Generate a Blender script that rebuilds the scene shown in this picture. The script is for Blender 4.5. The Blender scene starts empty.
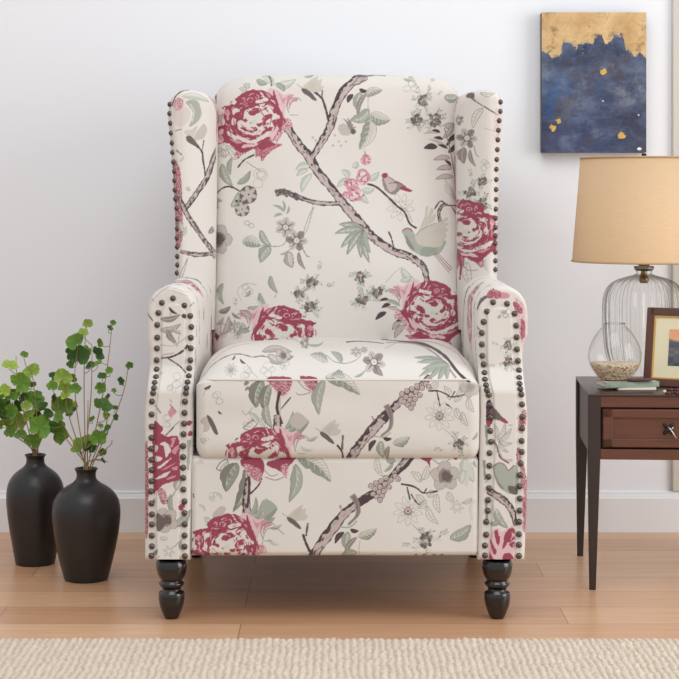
import bpy, bmesh, math, random
import numpy as np
from mathutils import Vector, Matrix, Euler

scene = bpy.context.scene
COL = scene.collection
PI = math.pi
# The room is measured from the chair: y = 0 is the line of its front feet, the wall stands at y = 0.853.
F, D0, H, HX, HY = 1800.0, 3.333, 0.793, 339.5, 190.0


def S(y):
    return F / (D0 + y)


def W(px, py, y):
    s = S(y)
    return ((px - HX) / s, y, H - (py - HY) / s)


def lin(c):
    return tuple((v / 12.92 if v <= .04045 else ((v + .055) / 1.055) ** 2.4) for v in (x / 255 for x in c))


# ------------------------------------------------------------------ materials
def new_mat(name):
    m = bpy.data.materials.new(name)
    m.use_nodes = True
    nt = m.node_tree
    return m, nt, nt.nodes['Principled BSDF']


def plain(name, rgb, rough=.6, metal=0.0, noise=0.0, scale=30, coat=0.0, bump=0.0, bscale=200, stretch=(1, 1, 1), spec=.5):
    m, nt, b = new_mat(name)
    N, L = nt.nodes, nt.links
    c = lin(rgb)
    b.inputs['Base Color'].default_value = (*c, 1)
    b.inputs['Roughness'].default_value = rough
    b.inputs['Metallic'].default_value = metal
    b.inputs['Coat Weight'].default_value = coat
    b.inputs['Specular IOR Level'].default_value = spec
    tc = N.new('ShaderNodeTexCoord'); mp = N.new('ShaderNodeMapping')
    mp.inputs['Scale'].default_value = stretch
    L.new(tc.outputs['Object'], mp.inputs['Vector'])
    if noise:
        t = N.new('ShaderNodeTexNoise'); t.inputs['Scale'].default_value = scale; t.inputs['Detail'].default_value = 4
        L.new(mp.outputs[0], t.inputs['Vector'])
        mx = N.new('ShaderNodeMix'); mx.data_type = 'RGBA'
        mx.inputs['A'].default_value = (*[v * (1 - noise) for v in c], 1)
        mx.inputs['B'].default_value = (*[min(1, v * (1 + noise)) for v in c], 1)
        L.new(t.outputs['Fac'], mx.inputs['Factor']); L.new(mx.outputs['Result'], b.inputs['Base Color'])
    if bump:
        t = N.new('ShaderNodeTexNoise'); t.inputs['Scale'].default_value = bscale
        L.new(mp.outputs[0], t.inputs['Vector'])
        bp = N.new('ShaderNodeBump'); bp.inputs['Strength'].default_value = bump; bp.inputs['Distance'].default_value = .002
        L.new(t.outputs['Fac'], bp.inputs['Height']); L.new(bp.outputs[0], b.inputs['Normal'])
    return m


def attr_mat(name, rough=.85, sheen=0.0, bump=.15, bscale=900, spec=.3, trans=0.0):
    m, nt, b = new_mat(name)
    N, L = nt.nodes, nt.links
    a = N.new('ShaderNodeAttribute'); a.attribute_name = 'ink'
    L.new(a.outputs['Color'], b.inputs['Base Color'])
    b.inputs['Roughness'].default_value = rough
    b.inputs['Sheen Weight'].default_value = sheen
    b.inputs['Specular IOR Level'].default_value = spec
    if trans:
        b.inputs['Subsurface Weight'].default_value = trans
        b.inputs['Subsurface Radius'].default_value = (.004, .006, .002)
    tc = N.new('ShaderNodeTexCoord'); t = N.new('ShaderNodeTexNoise'); t.inputs['Scale'].default_value = bscale
    L.new(tc.outputs['Object'], t.inputs['Vector'])
    bp = N.new('ShaderNodeBump'); bp.inputs['Strength'].default_value = bump; bp.inputs['Distance'].default_value = .001
    L.new(t.outputs['Fac'], bp.inputs['Height']); L.new(bp.outputs[0], b.inputs['Normal'])
    return m


# ------------------------------------------------------------------ objects
def link(o, parent=None):
    COL.objects.link(o)
    if parent is not None:
        o.parent = parent
    return o


def thing(name, label, cat, loc=(0, 0, 0), group=None):
    o = bpy.data.objects.new(name, None)
    o.empty_display_size = .05
    o.location = loc
    o['label'] = label; o['category'] = cat
    if group:
        o['group'] = group
    return link(o)


def tag(o, label, cat, group=None):
    o['label'] = label; o['category'] = cat
    if group:
        o['group'] = group
    return o


def put(name, bm, mat, parent=None, smooth=True, loc=None):
    """Links a bmesh as one object. Coordinates are world ones; a parent's place is taken off."""
    me = bpy.data.meshes.new(name)
    off = root_loc(parent) if loc is None else Vector(loc)
    if loc is not None and parent is not None:
        off = Vector(loc)
    bmesh.ops.translate(bm, verts=bm.verts[:], vec=-off)
    bm.to_mesh(me); bm.free()
    if smooth:
        me.polygons.foreach_set('use_smooth', [True] * len(me.polygons))
    me.materials.append(mat)
    o = bpy.data.objects.new(name, me)
    if loc is not None:
        o.location = Vector(loc) - root_loc(parent)
    return link(o, parent)


def root_loc(p):
    v = Vector((0, 0, 0))
    while p is not None:
        v += p.location
        p = p.parent
    return v


def mesh_np(name, verts, faces, mat, parent=None, cols=None, smooth=True, dye=1.0):
    """Mesh from numpy arrays (world coordinates), quads, with an optional ink attribute."""
    off = np.array(root_loc(parent), np.float32)
    v = np.asarray(verts, np.float32).reshape(-1, 3) - off
    f = np.asarray(faces, np.int32).reshape(-1, 4)
    me = bpy.data.meshes.new(name)
    me.vertices.add(len(v)); me.vertices.foreach_set('co', v.ravel())
    me.loops.add(f.size); me.loops.foreach_set('vertex_index', f.ravel())
    me.polygons.add(len(f))
    me.polygons.foreach_set('loop_start', np.arange(0, f.size, 4, dtype=np.int32))
    me.polygons.foreach_set('use_smooth', np.full(len(f), smooth))
    me.update(calc_edges=True)
    me.validate()
    if cols is not None:
        at = me.color_attributes.new('ink', 'FLOAT_COLOR', 'POINT')
        c = np.asarray(cols, np.float32).reshape(-1, 3) / 255.0
        c = np.where(c <= .04045, c / 12.92, ((c + .055) / 1.055) ** 2.4) * dye
        at.data.foreach_set('color', np.concatenate([c, np.ones((len(c), 1), np.float32)], 1).astype(np.float32).ravel())
    me.materials.append(mat)
    o = bpy.data.objects.new(name, me)
    return link(o, parent)


def grid_faces(nr, nc, base=0, flip=False, wrap=False):
    r = np.arange(nr - 1)[:, None]
    c = np.arange(nc if wrap else nc - 1)[None, :]
    c2 = (c + 1) % nc
    a = base + r * nc + c; b = base + r * nc + c2; d = base + (r + 1) * nc + c2; e = base + (r + 1) * nc + c
    q = np.stack([a, b, d, e], -1).reshape(-1, 4)
    return q[:, ::-1] if flip else q


def box(bm, x0, y0, z0, x1, y1, z1, bev=0.0, seg=2):
    t = bmesh.new()
    bmesh.ops.create_cube(t, size=1)
    for v in t.verts:
        v.co = Vector((x0 + (v.co.x + .5) * (x1 - x0), y0 + (v.co.y + .5) * (y1 - y0), z0 + (v.co.z + .5) * (z1 - z0)))
    if bev:
        bmesh.ops.bevel(t, geom=t.edges[:] + t.verts[:], offset=bev, segments=seg, affect='EDGES', profile=.5)
    merge(bm, t)


def merge(bm, t):
    me = bpy.data.meshes.new('tmp'); t.to_mesh(me); t.free(); bm.from_mesh(me); bpy.data.meshes.remove(me)


def lathe(bm, prof, x, y, n=48, flute=0, depth=0.0, z0=None, z1=None):
    """prof: list of (radius, z), revolved about the vertical at (x, y)."""
    rings = []
    for r, z in prof:
        if r < 1e-5:
            rings.append([bm.verts.new((x, y, z))]); continue
        ring = []
        for k in range(n):
            a = 2 * PI * k / n
            rr = r
            if flute:
                w = min(1, max(0, (z - z0) / .02)) * min(1, max(0, (z1 - z) / .02))
                rr = r * (1 - depth * w * (.5 - .5 * math.cos(flute * a)))
            ring.append(bm.verts.new((x + rr * math.cos(a), y + rr * math.sin(a), z)))
        rings.append(ring)
    for a, b in zip(rings, rings[1:]):
        if len(a) == 1 and len(b) == 1:
            continue
        for k in range(n):
            k2 = (k + 1) % n
            if len(a) == 1:
                bm.faces.new((a[0], b[k2], b[k]))
            elif len(b) == 1:
                bm.faces.new((a[k], a[k2], b[0]))
            else:
                bm.faces.new((a[k], a[k2], b[k2], b[k]))
    bmesh.ops.recalc_face_normals(bm, faces=bm.faces[:])


def catmull(pts, sub=8):
    out = []
    n = len(pts)
    for k in range(n - 1):
        p = [pts[min(max(k + d, 0), n - 1)] for d in (-1, 0, 1, 2)]
        for q in range(sub):
            t = q / sub
            out.append(tuple(.5 * (2 * p[1][i] + (p[2][i] - p[0][i]) * t + (2 * p[0][i] - 5 * p[1][i] + 4 * p[2][i] - p[3][i]) * t * t
                                   + (3 * p[1][i] - p[0][i] - 3 * p[2][i] + p[3][i]) * t ** 3) for i in range(len(pts[0]))))
    out.append(tuple(pts[-1]))
    return out


def tube(bm, pts, r0, r1=None, n=7, cap=True):
    r1 = r0 if r1 is None else r1
    P = [Vector(p) for p in pts]
    rings = []
    up = Vector((0, -1, .2)).normalized()
    for k, p in enumerate(P):
        d = (P[min(k + 1, len(P) - 1)] - P[max(k - 1, 0)]).normalized()
        a = d.cross(up)
        if a.length < 1e-4:
            a = d.cross(Vector((1, 0, 0)))
        a.normalize(); b = d.cross(a)
        r = r0 + (r1 - r0) * k / max(1, len(P) - 1)
        rings.append([bm.verts.new(p + a * r * math.cos(2 * PI * q / n) + b * r * math.sin(2 * PI * q / n)) for q in range(n)])
    for A, B in zip(rings, rings[1:]):
        for q in range(n):
            bm.faces.new((A[q], A[(q + 1) % n], B[(q + 1) % n], B[q]))
    if cap:
        bm.faces.new(rings[0][::-1]); bm.faces.new(rings[-1])


# ------------------------------------------------------------------ printed cloth
# The floral print is drawn as vector motifs onto small in-memory arrays and then
# carried by the cloth meshes as a colour attribute (unlit ink colours only).
INK = dict(cloth=(226, 220, 213), cream=(223, 215, 207), rasp=(156, 72, 90), rasp2=(134, 58, 76),
           pink=(207, 150, 160), pinkl=(224, 192, 194), sage=(170, 175, 162), sage2=(147, 153, 140),
           sagel=(208, 211, 201), green=(148, 156, 140), taupe=(147, 136, 131), taupe2=(110, 99, 97),
           taupel=(196, 187, 180), mauve=(196, 180, 177), mauve2=(172, 154, 154), dark=(80, 67, 69),
           dark2=(68, 58, 60), line=(134, 134, 127), linel=(168, 171, 160), tan=(203, 196, 184))


class Cloth:
    """A drawing surface in print units (about 1.9 mm), R samples to the unit."""
    def __init__(self, x0, y0, x1, y1, R=5, seed=1, base='cloth'):
        self.x0, self.y0, self.R = x0, y0, R
        self.w, self.h = int((x1 - x0) * R) + 1, int((y1 - y0) * R) + 1
        self.a = np.empty((self.h, self.w, 3), np.float32)
        self.a[:] = INK[base]
        self.rng = random.Random(seed)
        self.M = (1, 0, 0, 1, 0, 0)

    def T(self, ox=0, oy=0, s=1, flip=False, cx=0, cy=0, sy=None):
        sx = -s if flip else s
        sy = s if sy is None else sy
        self.M = (sx, 0, 0, sy, cx + ox - sx * cx, cy + oy - sy * cy)
        return self

    def tr(self, p):
        m = self.M
        return (m[0] * p[0] + m[1] * p[1] + m[4], m[2] * p[0] + m[3] * p[1] + m[5])

    def fill(self, pts, col, alpha=1.0, mask=None):
        P = np.array([self.tr(p) for p in pts], np.float64)
        X = (P[:, 0] - self.x0) * self.R
        Y = (P[:, 1] - self.y0) * self.R
        i0, i1 = max(0, int(X.min())), min(self.w, int(X.max()) + 2)
        j0, j1 = max(0, int(Y.min())), min(self.h, int(Y.max()) + 2)
        if i0 >= i1 or j0 >= j1:
            return
        xs = np.arange(i0, i1)[None, :] + 0.5
        ys = np.arange(j0, j1)[:, None] + 0.5
        ins = np.zeros((j1 - j0, i1 - i0), bool)
        n = len(X)
        for k in range(n):
            xa, ya, xb, yb = X[k], Y[k], X[(k + 1) % n], Y[(k + 1) % n]
            if ya == yb:
                continue
            c = ((ya > ys) != (yb > ys))
            xc = xa + (ys - ya) * (xb - xa) / (yb - ya)
            ins ^= c & (xs < xc)
        if mask is not None:
            ins &= mask(ins.shape)
        c = np.array(INK[col] if isinstance(col, str) else col, np.float32)
        reg = self.a[j0:j1, i0:i1]
        reg[ins] = reg[ins] * (1 - alpha) + c * alpha

    def rag(self, pts, amt=0.5, step=1.6):
        out = []
        n = len(pts)
        for k in range(n):
            a, b = pts[k], pts[(k + 1) % n]
            L = math.hypot(b[0] - a[0], b[1] - a[1])
            m = max(1, int(L / step))
            for q in range(m):
                t = q / m
                out.append((a[0] + (b[0] - a[0]) * t + self.rng.uniform(-amt, amt),
                            a[1] + (b[1] - a[1]) * t + self.rng.uniform(-amt, amt)))
        return out

    def smooth(self, pts, sub=5, closed=False):
        n = len(pts)
        if n < 3:
            sub = 6
        out = []
        for k in range(n if closed else n - 1):
            p = [pts[(k + d) % n] if closed else pts[min(max(k + d, 0), n - 1)] for d in (-1, 0, 1, 2)]
            for q in range(sub):
                t = q / sub
                out.append(tuple(0.5 * (2 * p[1][i] + (p[2][i] - p[0][i]) * t + (2 * p[0][i] - 5 * p[1][i] + 4 * p[2][i] - p[3][i]) * t * t
                                        + (3 * p[1][i] - p[0][i] - 3 * p[2][i] + p[3][i]) * t ** 3) for i in range(len(pts[0]))))
        if not closed:
            out.append(tuple(pts[-1]))
        return out

    def poly(self, pts, col, rag=0.35, alpha=1.0, sm=True):
        if sm:
            pts = self.smooth(pts, 4, True)
        self.fill(self.rag(pts, rag) if rag else pts, col, alpha)

    def stip(self, pts, col, dens=0.5):
        r = np.random.RandomState(self.rng.randint(0, 99999))
        def mask(sh):
            g = r.rand(sh[0] // 3 + 1, sh[1] // 3 + 1) < dens
            return np.kron(g, np.ones((3, 3), bool))[:sh[0], :sh[1]]
        self.fill(self.rag(self.smooth(pts, 4, True), 0.5), col, 1, mask)

    def stroke(self, pts, w, col, rag=0.0, w2=None, sm=True, alpha=1.0):
        if sm:
            pts = self.smooth(pts, 6)
        n = len(pts)
        L, Rr = [], []
        for k in range(n):
            a, b = pts[max(k - 1, 0)], pts[min(k + 1, n - 1)]
            dx, dy = b[0] - a[0], b[1] - a[1]
            d = math.hypot(dx, dy) or 1
            t = k / max(1, n - 1)
            hw = (w + ((w if w2 is None else w2) - w) * t) / 2 + self.rng.uniform(-rag, rag)
            L.append((pts[k][0] - dy / d * hw, pts[k][1] + dx / d * hw))
            Rr.append((pts[k][0] + dy / d * hw, pts[k][1] - dx / d * hw))
        self.fill(L + Rr[::-1], col, alpha)

    def line(self, pts, col='line', w=0.45):
        self.stroke(pts, w, col, 0.05)

    def outline(self, pts, col='line', w=0.45):
        self.stroke(list(pts) + [pts[0]], w, col, 0.05)

    def disc(self, x, y, rx, col, ry=None, rot=0, rag=0.0, n=14):
        ry = rx if ry is None else ry
        c, s = math.cos(rot), math.sin(rot)
        p = []
        for k in range(n):
            a = 2 * math.pi * k / n
            f = 1 + self.rng.uniform(-rag, rag)
            u, v = rx * f * math.cos(a), ry * f * math.sin(a)
            p.append((x + c * u - s * v, y + s * u + c * v))
        self.fill(p, col)
        return p

    # ---- motifs
    def leaf(self, x0, y0, x1, y1, w, kind='sage', bend=0.12, stem=False):
        dx, dy = x1 - x0, y1 - y0
        L = math.hypot(dx, dy) or 1
        nx, ny = -dy / L, dx / L
        N = 12
        mid, up, lo = [], [], []
        ser = w > 8
        for k in range(N + 1):
            t = k / N
            b = bend * L * math.sin(math.pi * t)
            hw = w / 2 * (math.sin(math.pi * t ** 0.8)) ** 0.8 if 0 < t < 1 else 0
            j = self.rng.uniform(0.8, 1.12) if ser else 1
            mx, my = x0 + dx * t + nx * b, y0 + dy * t + ny * b
            mid.append((mx, my)); up.append((mx + nx * hw * j, my + ny * hw * j)); lo.append((mx - nx * hw, my - ny * hw))
        body = up + lo[::-1]
        pal = {'sage': ('sage', 'sage2'), 'half': ('sagel', 'sage2'), 'dark': ('dark', 'dark2'), 'taupe': ('taupe', 'taupe2'),
               'grey': ('taupel', 'taupe'), 'pale': ('sagel', 'sage'), 'mauve': ('mauve', 'mauve2'), 'green': ('green', 'taupe2')}
        if kind == 'line':
            self.outline(body); self.line(mid[:-2], w=0.35)
            for k in range(2, N - 2, 2):
                self.line([mid[k], up[k + 1]], 'linel', 0.3); self.line([mid[k], lo[k + 1]], 'linel', 0.3)
            return
        a, b = pal.get(kind, pal['sage'] if kind.startswith('sage') else pal['taupe'])
        if kind == 'half':
            self.fill(up + mid[::-1], b); self.fill(lo + mid[::-1], 'cream')
            self.stroke(lo, 0.5, b, 0.05)
            for k in range(1, N - 1, 1):
                q = (mid[k][0] * .25 + lo[min(k + 2, N)][0] * .75, mid[k][1] * .25 + lo[min(k + 2, N)][1] * .75)
                self.line([mid[k], q], 'sage2', 0.5)
                q = (mid[k][0] * .4 + up[min(k + 2, N)][0] * .6, mid[k][1] * .4 + up[min(k + 2, N)][1] * .6)
                if k % 2:
                    self.line([mid[k], q], 'cream', 0.5)
            return
        self.fill(body, a)
        if kind in ('sage', 'grey', 'green', 'pale', 'mauve') and w > 4.5:
            self.stroke(body + body[:1], .4, 'taupe2' if kind != 'pale' else 'sage2', .08, sm=False)
        if kind in ('sage', 'pale', 'grey', 'green'):
            self.fill(up + mid[::-1], b, 0.45)
            if w > 6:
                self.line(mid[1:-2], 'cream', 0.5)
                for k in range(2, N - 3, 2):
                    q = (mid[k][0] * .5 + lo[k + 2][0] * .5, mid[k][1] * .5 + lo[k + 2][1] * .5)
                    self.line([mid[k], q], 'cream', 0.55)
        if kind in ('taupe', 'dark') and w > 4:
            self.line(mid[1:-2], 'taupe2' if kind == 'dark' else 'cream', 0.35)
        if kind == 'sage' and w > 4:
            self.stroke(lo, 0.3, 'sage2')

    def branch(self, pts, ws, twig=False):
        """Bark: mauve body, ragged dark side and dark flecks."""
        P = self.smooth([(p[0], p[1], w) for p, w in zip(pts, ws)], 7)
        n = len(P)
        L, Rr, M2 = [], [], []
        for k in range(n):
            a, b = P[max(k - 1, 0)], P[min(k + 1, n - 1)]
            dx, dy = b[0] - a[0], b[1] - a[1]
            d = math.hypot(dx, dy) or 1
            hw = P[k][2] / 2 * self.rng.uniform(.85, 1.12)
            L.append((P[k][0] - dy / d * hw, P[k][1] + dx / d * hw))
            Rr.append((P[k][0] + dy / d * hw, P[k][1] - dx / d * hw))
            f = self.rng.uniform(-0.1, 0.95)
            M2.append((P[k][0] + dy / d * hw * f, P[k][1] - dx / d * hw * f))
        self.fill(L + Rr[::-1], 'mauve')
        self.fill(Rr + M2[::-1], 'dark')
        self.stroke(L, 0.9, 'dark', 0.35, sm=False)
        for k in range(1, n - 1):
            w = P[k][2]
            if self.rng.random() < 0.8 and w > 3:
                t = self.rng.uniform(-.3, .3)
                x, y = P[k][0] + (L[k][0] - Rr[k][0]) * t, P[k][1] + (L[k][1] - Rr[k][1]) * t
                a, b = P[k - 1], P[k + 1]
                ang = math.atan2(b[1] - a[1], b[0] - a[0])
                self.disc(x, y, self.rng.uniform(.8, 2.4), self.rng.choice(['dark', 'taupe2', 'mauve2', 'mauve2']), self.rng.uniform(.3, .9), ang, .25)

    def twig(self, pts, w=1.4, col='dark', w2=None):
        self.stroke(pts, w, col, 0.25, w2)

    def flower(self, x, y, r, col='taupe', rot=0.3, n=6):
        for k in range(n):
            a = rot + 2 * math.pi * k / n
            self.disc(x + math.cos(a) * r * .6, y + math.sin(a) * r * .6, r * .46, col if k % 2 else 'taupel', r * .34, a, .1)
            self.stroke([(x + math.cos(a) * r * .25, y + math.sin(a) * r * .25), (x + math.cos(a) * r * .85, y + math.sin(a) * r * .85)], r * .16, 'taupe2', .1, .2)
        self.disc(x, y, r * .34, 'taupe2'); self.disc(x, y, r * .27, 'cream'); self.disc(x, y, r * .12, 'taupel')

    def pansy(self, x, y, r, rot=0.0):
        for k in range(5):
            a = rot + 2 * math.pi * k / 5
            p = self.disc(x + math.cos(a) * r * .55, y + math.sin(a) * r * .55, r * .52, 'taupel', r * .46, a, .08)
            self.outline(p, 'taupe', .4)
        self.disc(x, y, r * .55, 'taupe', rag=.2)
        self.disc(x + r * .1, y, r * .38, 'taupe2', rag=.2)

    def wheel(self, x, y, r):
        self.disc(x, y, r, 'taupe2', rag=.05)
        for k in range(6):
            a = 2 * math.pi * k / 6 + .3
            self.disc(x + math.cos(a) * r * .55, y + math.sin(a) * r * .55, r * .42, 'taupel', r * .25, a)
        self.disc(x, y, r * .2, 'cream'); self.disc(x, y, r * .12, 'dark')

    def sprig(self, x, y, r, a):
        ex, ey = x + math.cos(a) * r, y + math.sin(a) * r
        self.line([(x, y), (ex, ey)], 'sage', .4)
        for k in range(1, 5):
            t = k / 4.5
            for sgn in (-1, 1):
                b = a + sgn * .8
                px, py = x + (ex - x) * t, y + (ey - y) * t
                self.disc(px + math.cos(b) * r * .2, py + math.sin(b) * r * .2, r * .13, self.rng.choice(['sagel', 'sage', 'sage2']), r * .06, b, .3)

    def cluster(self, x, y, r, sp=6):
        for k in range(sp):
            self.sprig(x, y, r * self.rng.uniform(1.4, 1.8), 2 * math.pi * k / sp + self.rng.uniform(-.4, .4))
        for k in range(24):
            a, d = self.rng.uniform(0, 6.28), r * .85 * self.rng.random() ** .6
            self.disc(x + math.cos(a) * d, y + math.sin(a) * d, r * .26, self.rng.choice(['taupe', 'taupe2', 'taupe2', 'taupe']), rag=.3, n=8)
        for k in range(5):
            a, d = self.rng.uniform(0, 6.28), r * .6 * self.rng.random()
            self.disc(x + math.cos(a) * d, y + math.sin(a) * d, r * .09, 'cream', n=6)

    def oflower(self, x, y, r, cen='taupe', n=9):
        for k in range(n):
            a = 2 * math.pi * k / n + .2
            c, s = math.cos(a), math.sin(a)
            p = [(x + c * r * .3, y + s * r * .3), (x + c * r * .65 - s * r * .17, y + s * r * .65 + c * r * .17), (x + c * r, y + s * r),
                 (x + c * r * .65 + s * r * .17, y + s * r * .65 - c * r * .17)]
            self.outline(p, 'linel', .45); self.line([p[0], ((p[0][0] + p[2][0]) / 2, (p[0][1] + p[2][1]) / 2)], 'linel', .3)
        if cen:
            self.disc(x, y, r * .3, cen, rag=.1); self.disc(x, y - r * .03, r * .2, 'mauve'); self.disc(x, y, r * .07, 'rasp')

    def scrawl(self, x, y, r, n=4):
        """Loose pale outline of a blossom."""
        for k in range(n):
            a = self.rng.uniform(0, 6.28)
            cx, cy = x + math.cos(a) * r * .45, y + math.sin(a) * r * .45
            rr = r * self.rng.uniform(.35, .55)
            self.outline([(cx + math.cos(b) * rr * self.rng.uniform(.8, 1.1), cy + math.sin(b) * rr * .8) for b in np.linspace(0, 5.2, 7)], 'linel', .4)

    def berries(self, pts, r=2.9):
        for x, y in pts:
            self.disc(x, y, r, 'dark', rag=.06); self.disc(x, y, r - .45, 'mauve', rag=.08)
            self.disc(x + .5, y + .6, r * .3, 'mauve2', rag=.2)

    def bud(self, x, y, s=1.0, flip=False):
        """Grey tulip-like bud on a dark calyx (drawn around its neck)."""
        f = -1 if flip else 1
        q = lambda a: [(x + f * u * s, y + v * s) for u, v in a]
        self.poly(q([(-1, 0), (6, -7), (14, -12), (14, -7), (18, -8), (17, -2), (20, -1), (17, 4), (9, 5), (3, 4)]), 'tan', .25)
        self.poly(q([(4, -3), (12, -8), (13, -3), (8, 2)]), 'taupel', .2, .6)
        self.poly(q([(-2, 1), (3, 2), (9, 7), (13, 13), (10, 13), (3, 8), (-1, 5)]), 'taupe2', .2)
        self.line(q([(-7, -3), (-1, 1)]), 'line', .5)

    def pet(self, pts, col, rag=.45):
        self.poly(pts, col, rag)

    def peony(self, ox=0, oy=0, s=1.0, flip=False, low=True):
        """Big ragged bloom; drawn around (255, 122) and moved by (ox, oy)."""
        keep = self.M
        self.T(ox, oy, s, flip, 255, 122)
        Z = lambda L: [(210 + a / 7.544, 70 + b / 7.544) for a, b in L]
        if low:
            p = Z([(345, 600), (370, 560), (410, 530), (450, 530), (490, 555), (550, 563), (510, 590), (470, 610), (440, 640), (420, 660), (400, 690), (375, 650), (352, 660)])
            self.pet(p, 'pink'); self.stip(p, 'rasp', .45)
            self.pet(Z([(365, 580), (400, 540), (450, 535), (500, 568), (440, 585), (400, 610)]), 'rasp')
            p = Z([(150, 560), (260, 570), (330, 590), (250, 640), (215, 670), (190, 640), (200, 600)])
            self.pet(p, 'pinkl'); self.stip(p, 'rasp', .5)
            self.pet(Z([(180, 560), (260, 565), (320, 592), (255, 628), (225, 610)]), 'rasp')
            p = Z([(560, 380), (610, 380), (625, 430), (590, 440), (560, 470), (520, 540), (490, 545), (510, 480)])
            self.pet(p, 'pinkl'); self.stip(p, 'rasp', .3)
        # right hand petals
        self.pet(Z([(440, 150), (500, 150), (560, 190), (610, 180), (600, 230), (570, 300), (560, 380), (500, 330), (470, 230)]), 'pinkl')
        for L in ([(480, 160), (500, 200), (520, 270), (555, 350), (575, 400), (545, 400), (510, 320), (485, 240)],
                  [(520, 170), (550, 220), (575, 210), (560, 260), (545, 240)], [(590, 200), (640, 195), (600, 235), (575, 290), (580, 240)],
                  [(600, 260), (640, 215), (670, 235), (625, 250), (600, 300)]):
            self.pet(Z(L), 'rasp' if L[0][0] < 500 else 'pink')
        self.line(Z([(600, 330), (585, 280), (610, 225), (660, 215), (690, 235)]), 'line', .7)
        self.line(Z([(610, 345), (670, 345)]), 'line', .6)
        body = Z([(195, 220), (230, 190), (290, 165), (350, 152), (420, 165), (470, 195), (500, 215), (530, 280), (560, 350), (575, 400), (545, 430),
                  (520, 470), (500, 510), (480, 540), (440, 530), (400, 540), (365, 565), (350, 600), (320, 590), (290, 600), (250, 630), (215, 615),
                  (190, 590), (150, 560), (100, 550), (50, 560), (42, 510), (60, 450), (50, 430), (90, 420), (120, 400), (105, 360), (110, 310),
                  (90, 285), (150, 265), (200, 255)])
        self.pet(body, 'rasp', .7)
        C = [  # pale streaks
            [(162, 400), (178, 345), (168, 310), (190, 293), (222, 298), (228, 318), (200, 325), (190, 355), (200, 385), (190, 418), (172, 415)],
            [(130, 462), (185, 488), (240, 508), (300, 530), (350, 528), (395, 498), (385, 532), (330, 556), (270, 550), (200, 524), (145, 500)],
            [(255, 340), (285, 300), (330, 290), (375, 268), (420, 255), (400, 285), (450, 258), (480, 290), (505, 330), (535, 365), (500, 392),
             (470, 388), (485, 425), (468, 460), (478, 505), (445, 505), (400, 525), (350, 512), (280, 492), (225, 452), (208, 400), (230, 380), (262, 385)],
            [(345, 240), (395, 222), (432, 215), (445, 235), (400, 250), (362, 256)], [(375, 158), (392, 188), (410, 208), (428, 218), (408, 200), (388, 168)],
            [(455, 480), (480, 440), (500, 430), (520, 440), (498, 500), (475, 535), (460, 520)],
            [(240, 590), (275, 560), (330, 560), (370, 555), (350, 580), (300, 585)],
            [(45, 520), (85, 500), (105, 525), (90, 548), (60, 552)], [(60, 470), (90, 445), (105, 470), (85, 490)]]
        for k, L in enumerate(C):
            self.pet(Z(L), 'cream' if k < 5 else 'pinkl', .6)
        for L in ([(110, 320), (140, 300), (155, 330), (142, 355), (122, 345)], [(125, 360), (150, 362), (140, 385)], [(60, 490), (100, 500), (90, 540)],
                  [(150, 520), (250, 550), (200, 555)], [(420, 170), (460, 195), (450, 215)]):
            self.pet(Z(L), 'pink', .4)
        for L in ([(298, 322), (330, 292), (370, 290), (398, 312), (362, 330), (335, 348), (305, 342)], [(395, 380), (430, 340), (462, 335), (472, 362), (440, 380), (415, 402)],
                  [(252, 382), (272, 368), (288, 384), (270, 398)], [(228, 440), (268, 438), (290, 455), (335, 462), (312, 438), (348, 434), (364, 455), (332, 474), (280, 468)],
                  [(170, 440), (235, 468), (300, 492), (362, 492), (402, 472), (440, 440), (470, 432), (470, 462), (432, 468), (400, 492), (360, 512), (300, 512), (215, 482)],
                  [(400, 300), (440, 280), (420, 310)], [(480, 300), (500, 330), (480, 330)], [(300, 400), (320, 395), (312, 410)], [(465, 385), (520, 372), (530, 380), (480, 396)],
                  [(360, 410), (420, 400), (455, 410), (420, 425), (370, 430)], [(410, 440), (440, 425), (430, 450)]):
            self.pet(Z(L), 'rasp', .55)
        self.disc(210 + 335 / 7.544, 70 + 395 / 7.544, 3.2, 'sagel', 2.2, rag=.3)
        for L in ([(246, 225), (256, 212), (268, 222), (260, 240), (274, 246)], [(286, 236), (292, 218), (312, 214), (328, 226), (318, 244), (300, 238)], [(298, 196), (318, 184), (338, 182)],
                  [(225, 262), (240, 255), (262, 262), (290, 255)], [(355, 190), (372, 205), (368, 225)], [(120, 405), (140, 420), (132, 440)]):
            self.stroke(Z(L), .9, 'pinkl', .2, .3)
        for ring in range(4):  # concentric lace of curled petal edges
            d = .36 + .19 * ring
            nn = 9 + 3 * ring
            for k in range(nn):
                a = 6.283 * (k + .5 * ring + self.rng.uniform(-.2, .2)) / nn
                x, y = 253 + math.cos(a) * 33 * d, 120 + math.sin(a) * 25 * d
                w = self.rng.uniform(2.2, 4.4)
                t = a + 1.57
                bl = self.rng.uniform(.8, 2)
                c = (self.rng.choice(['cream', 'pinkl', 'rasp', 'rasp']) if ring < 2 else self.rng.choice(['cream', 'pinkl', 'pink', 'rasp', 'rasp2']))
                if y < 109 and x < 272:
                    c = self.rng.choice(['rasp', 'rasp', 'rasp2', 'pink', 'pinkl']); w *= .7
                self.poly([(x - math.cos(t) * w, y - math.sin(t) * w), (x + math.cos(a) * bl, y + math.sin(a) * bl), (x + math.cos(t) * w, y + math.sin(t) * w), (x + math.cos(a) * bl * .2, y + math.sin(a) * bl * .2)], c, .3)
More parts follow.
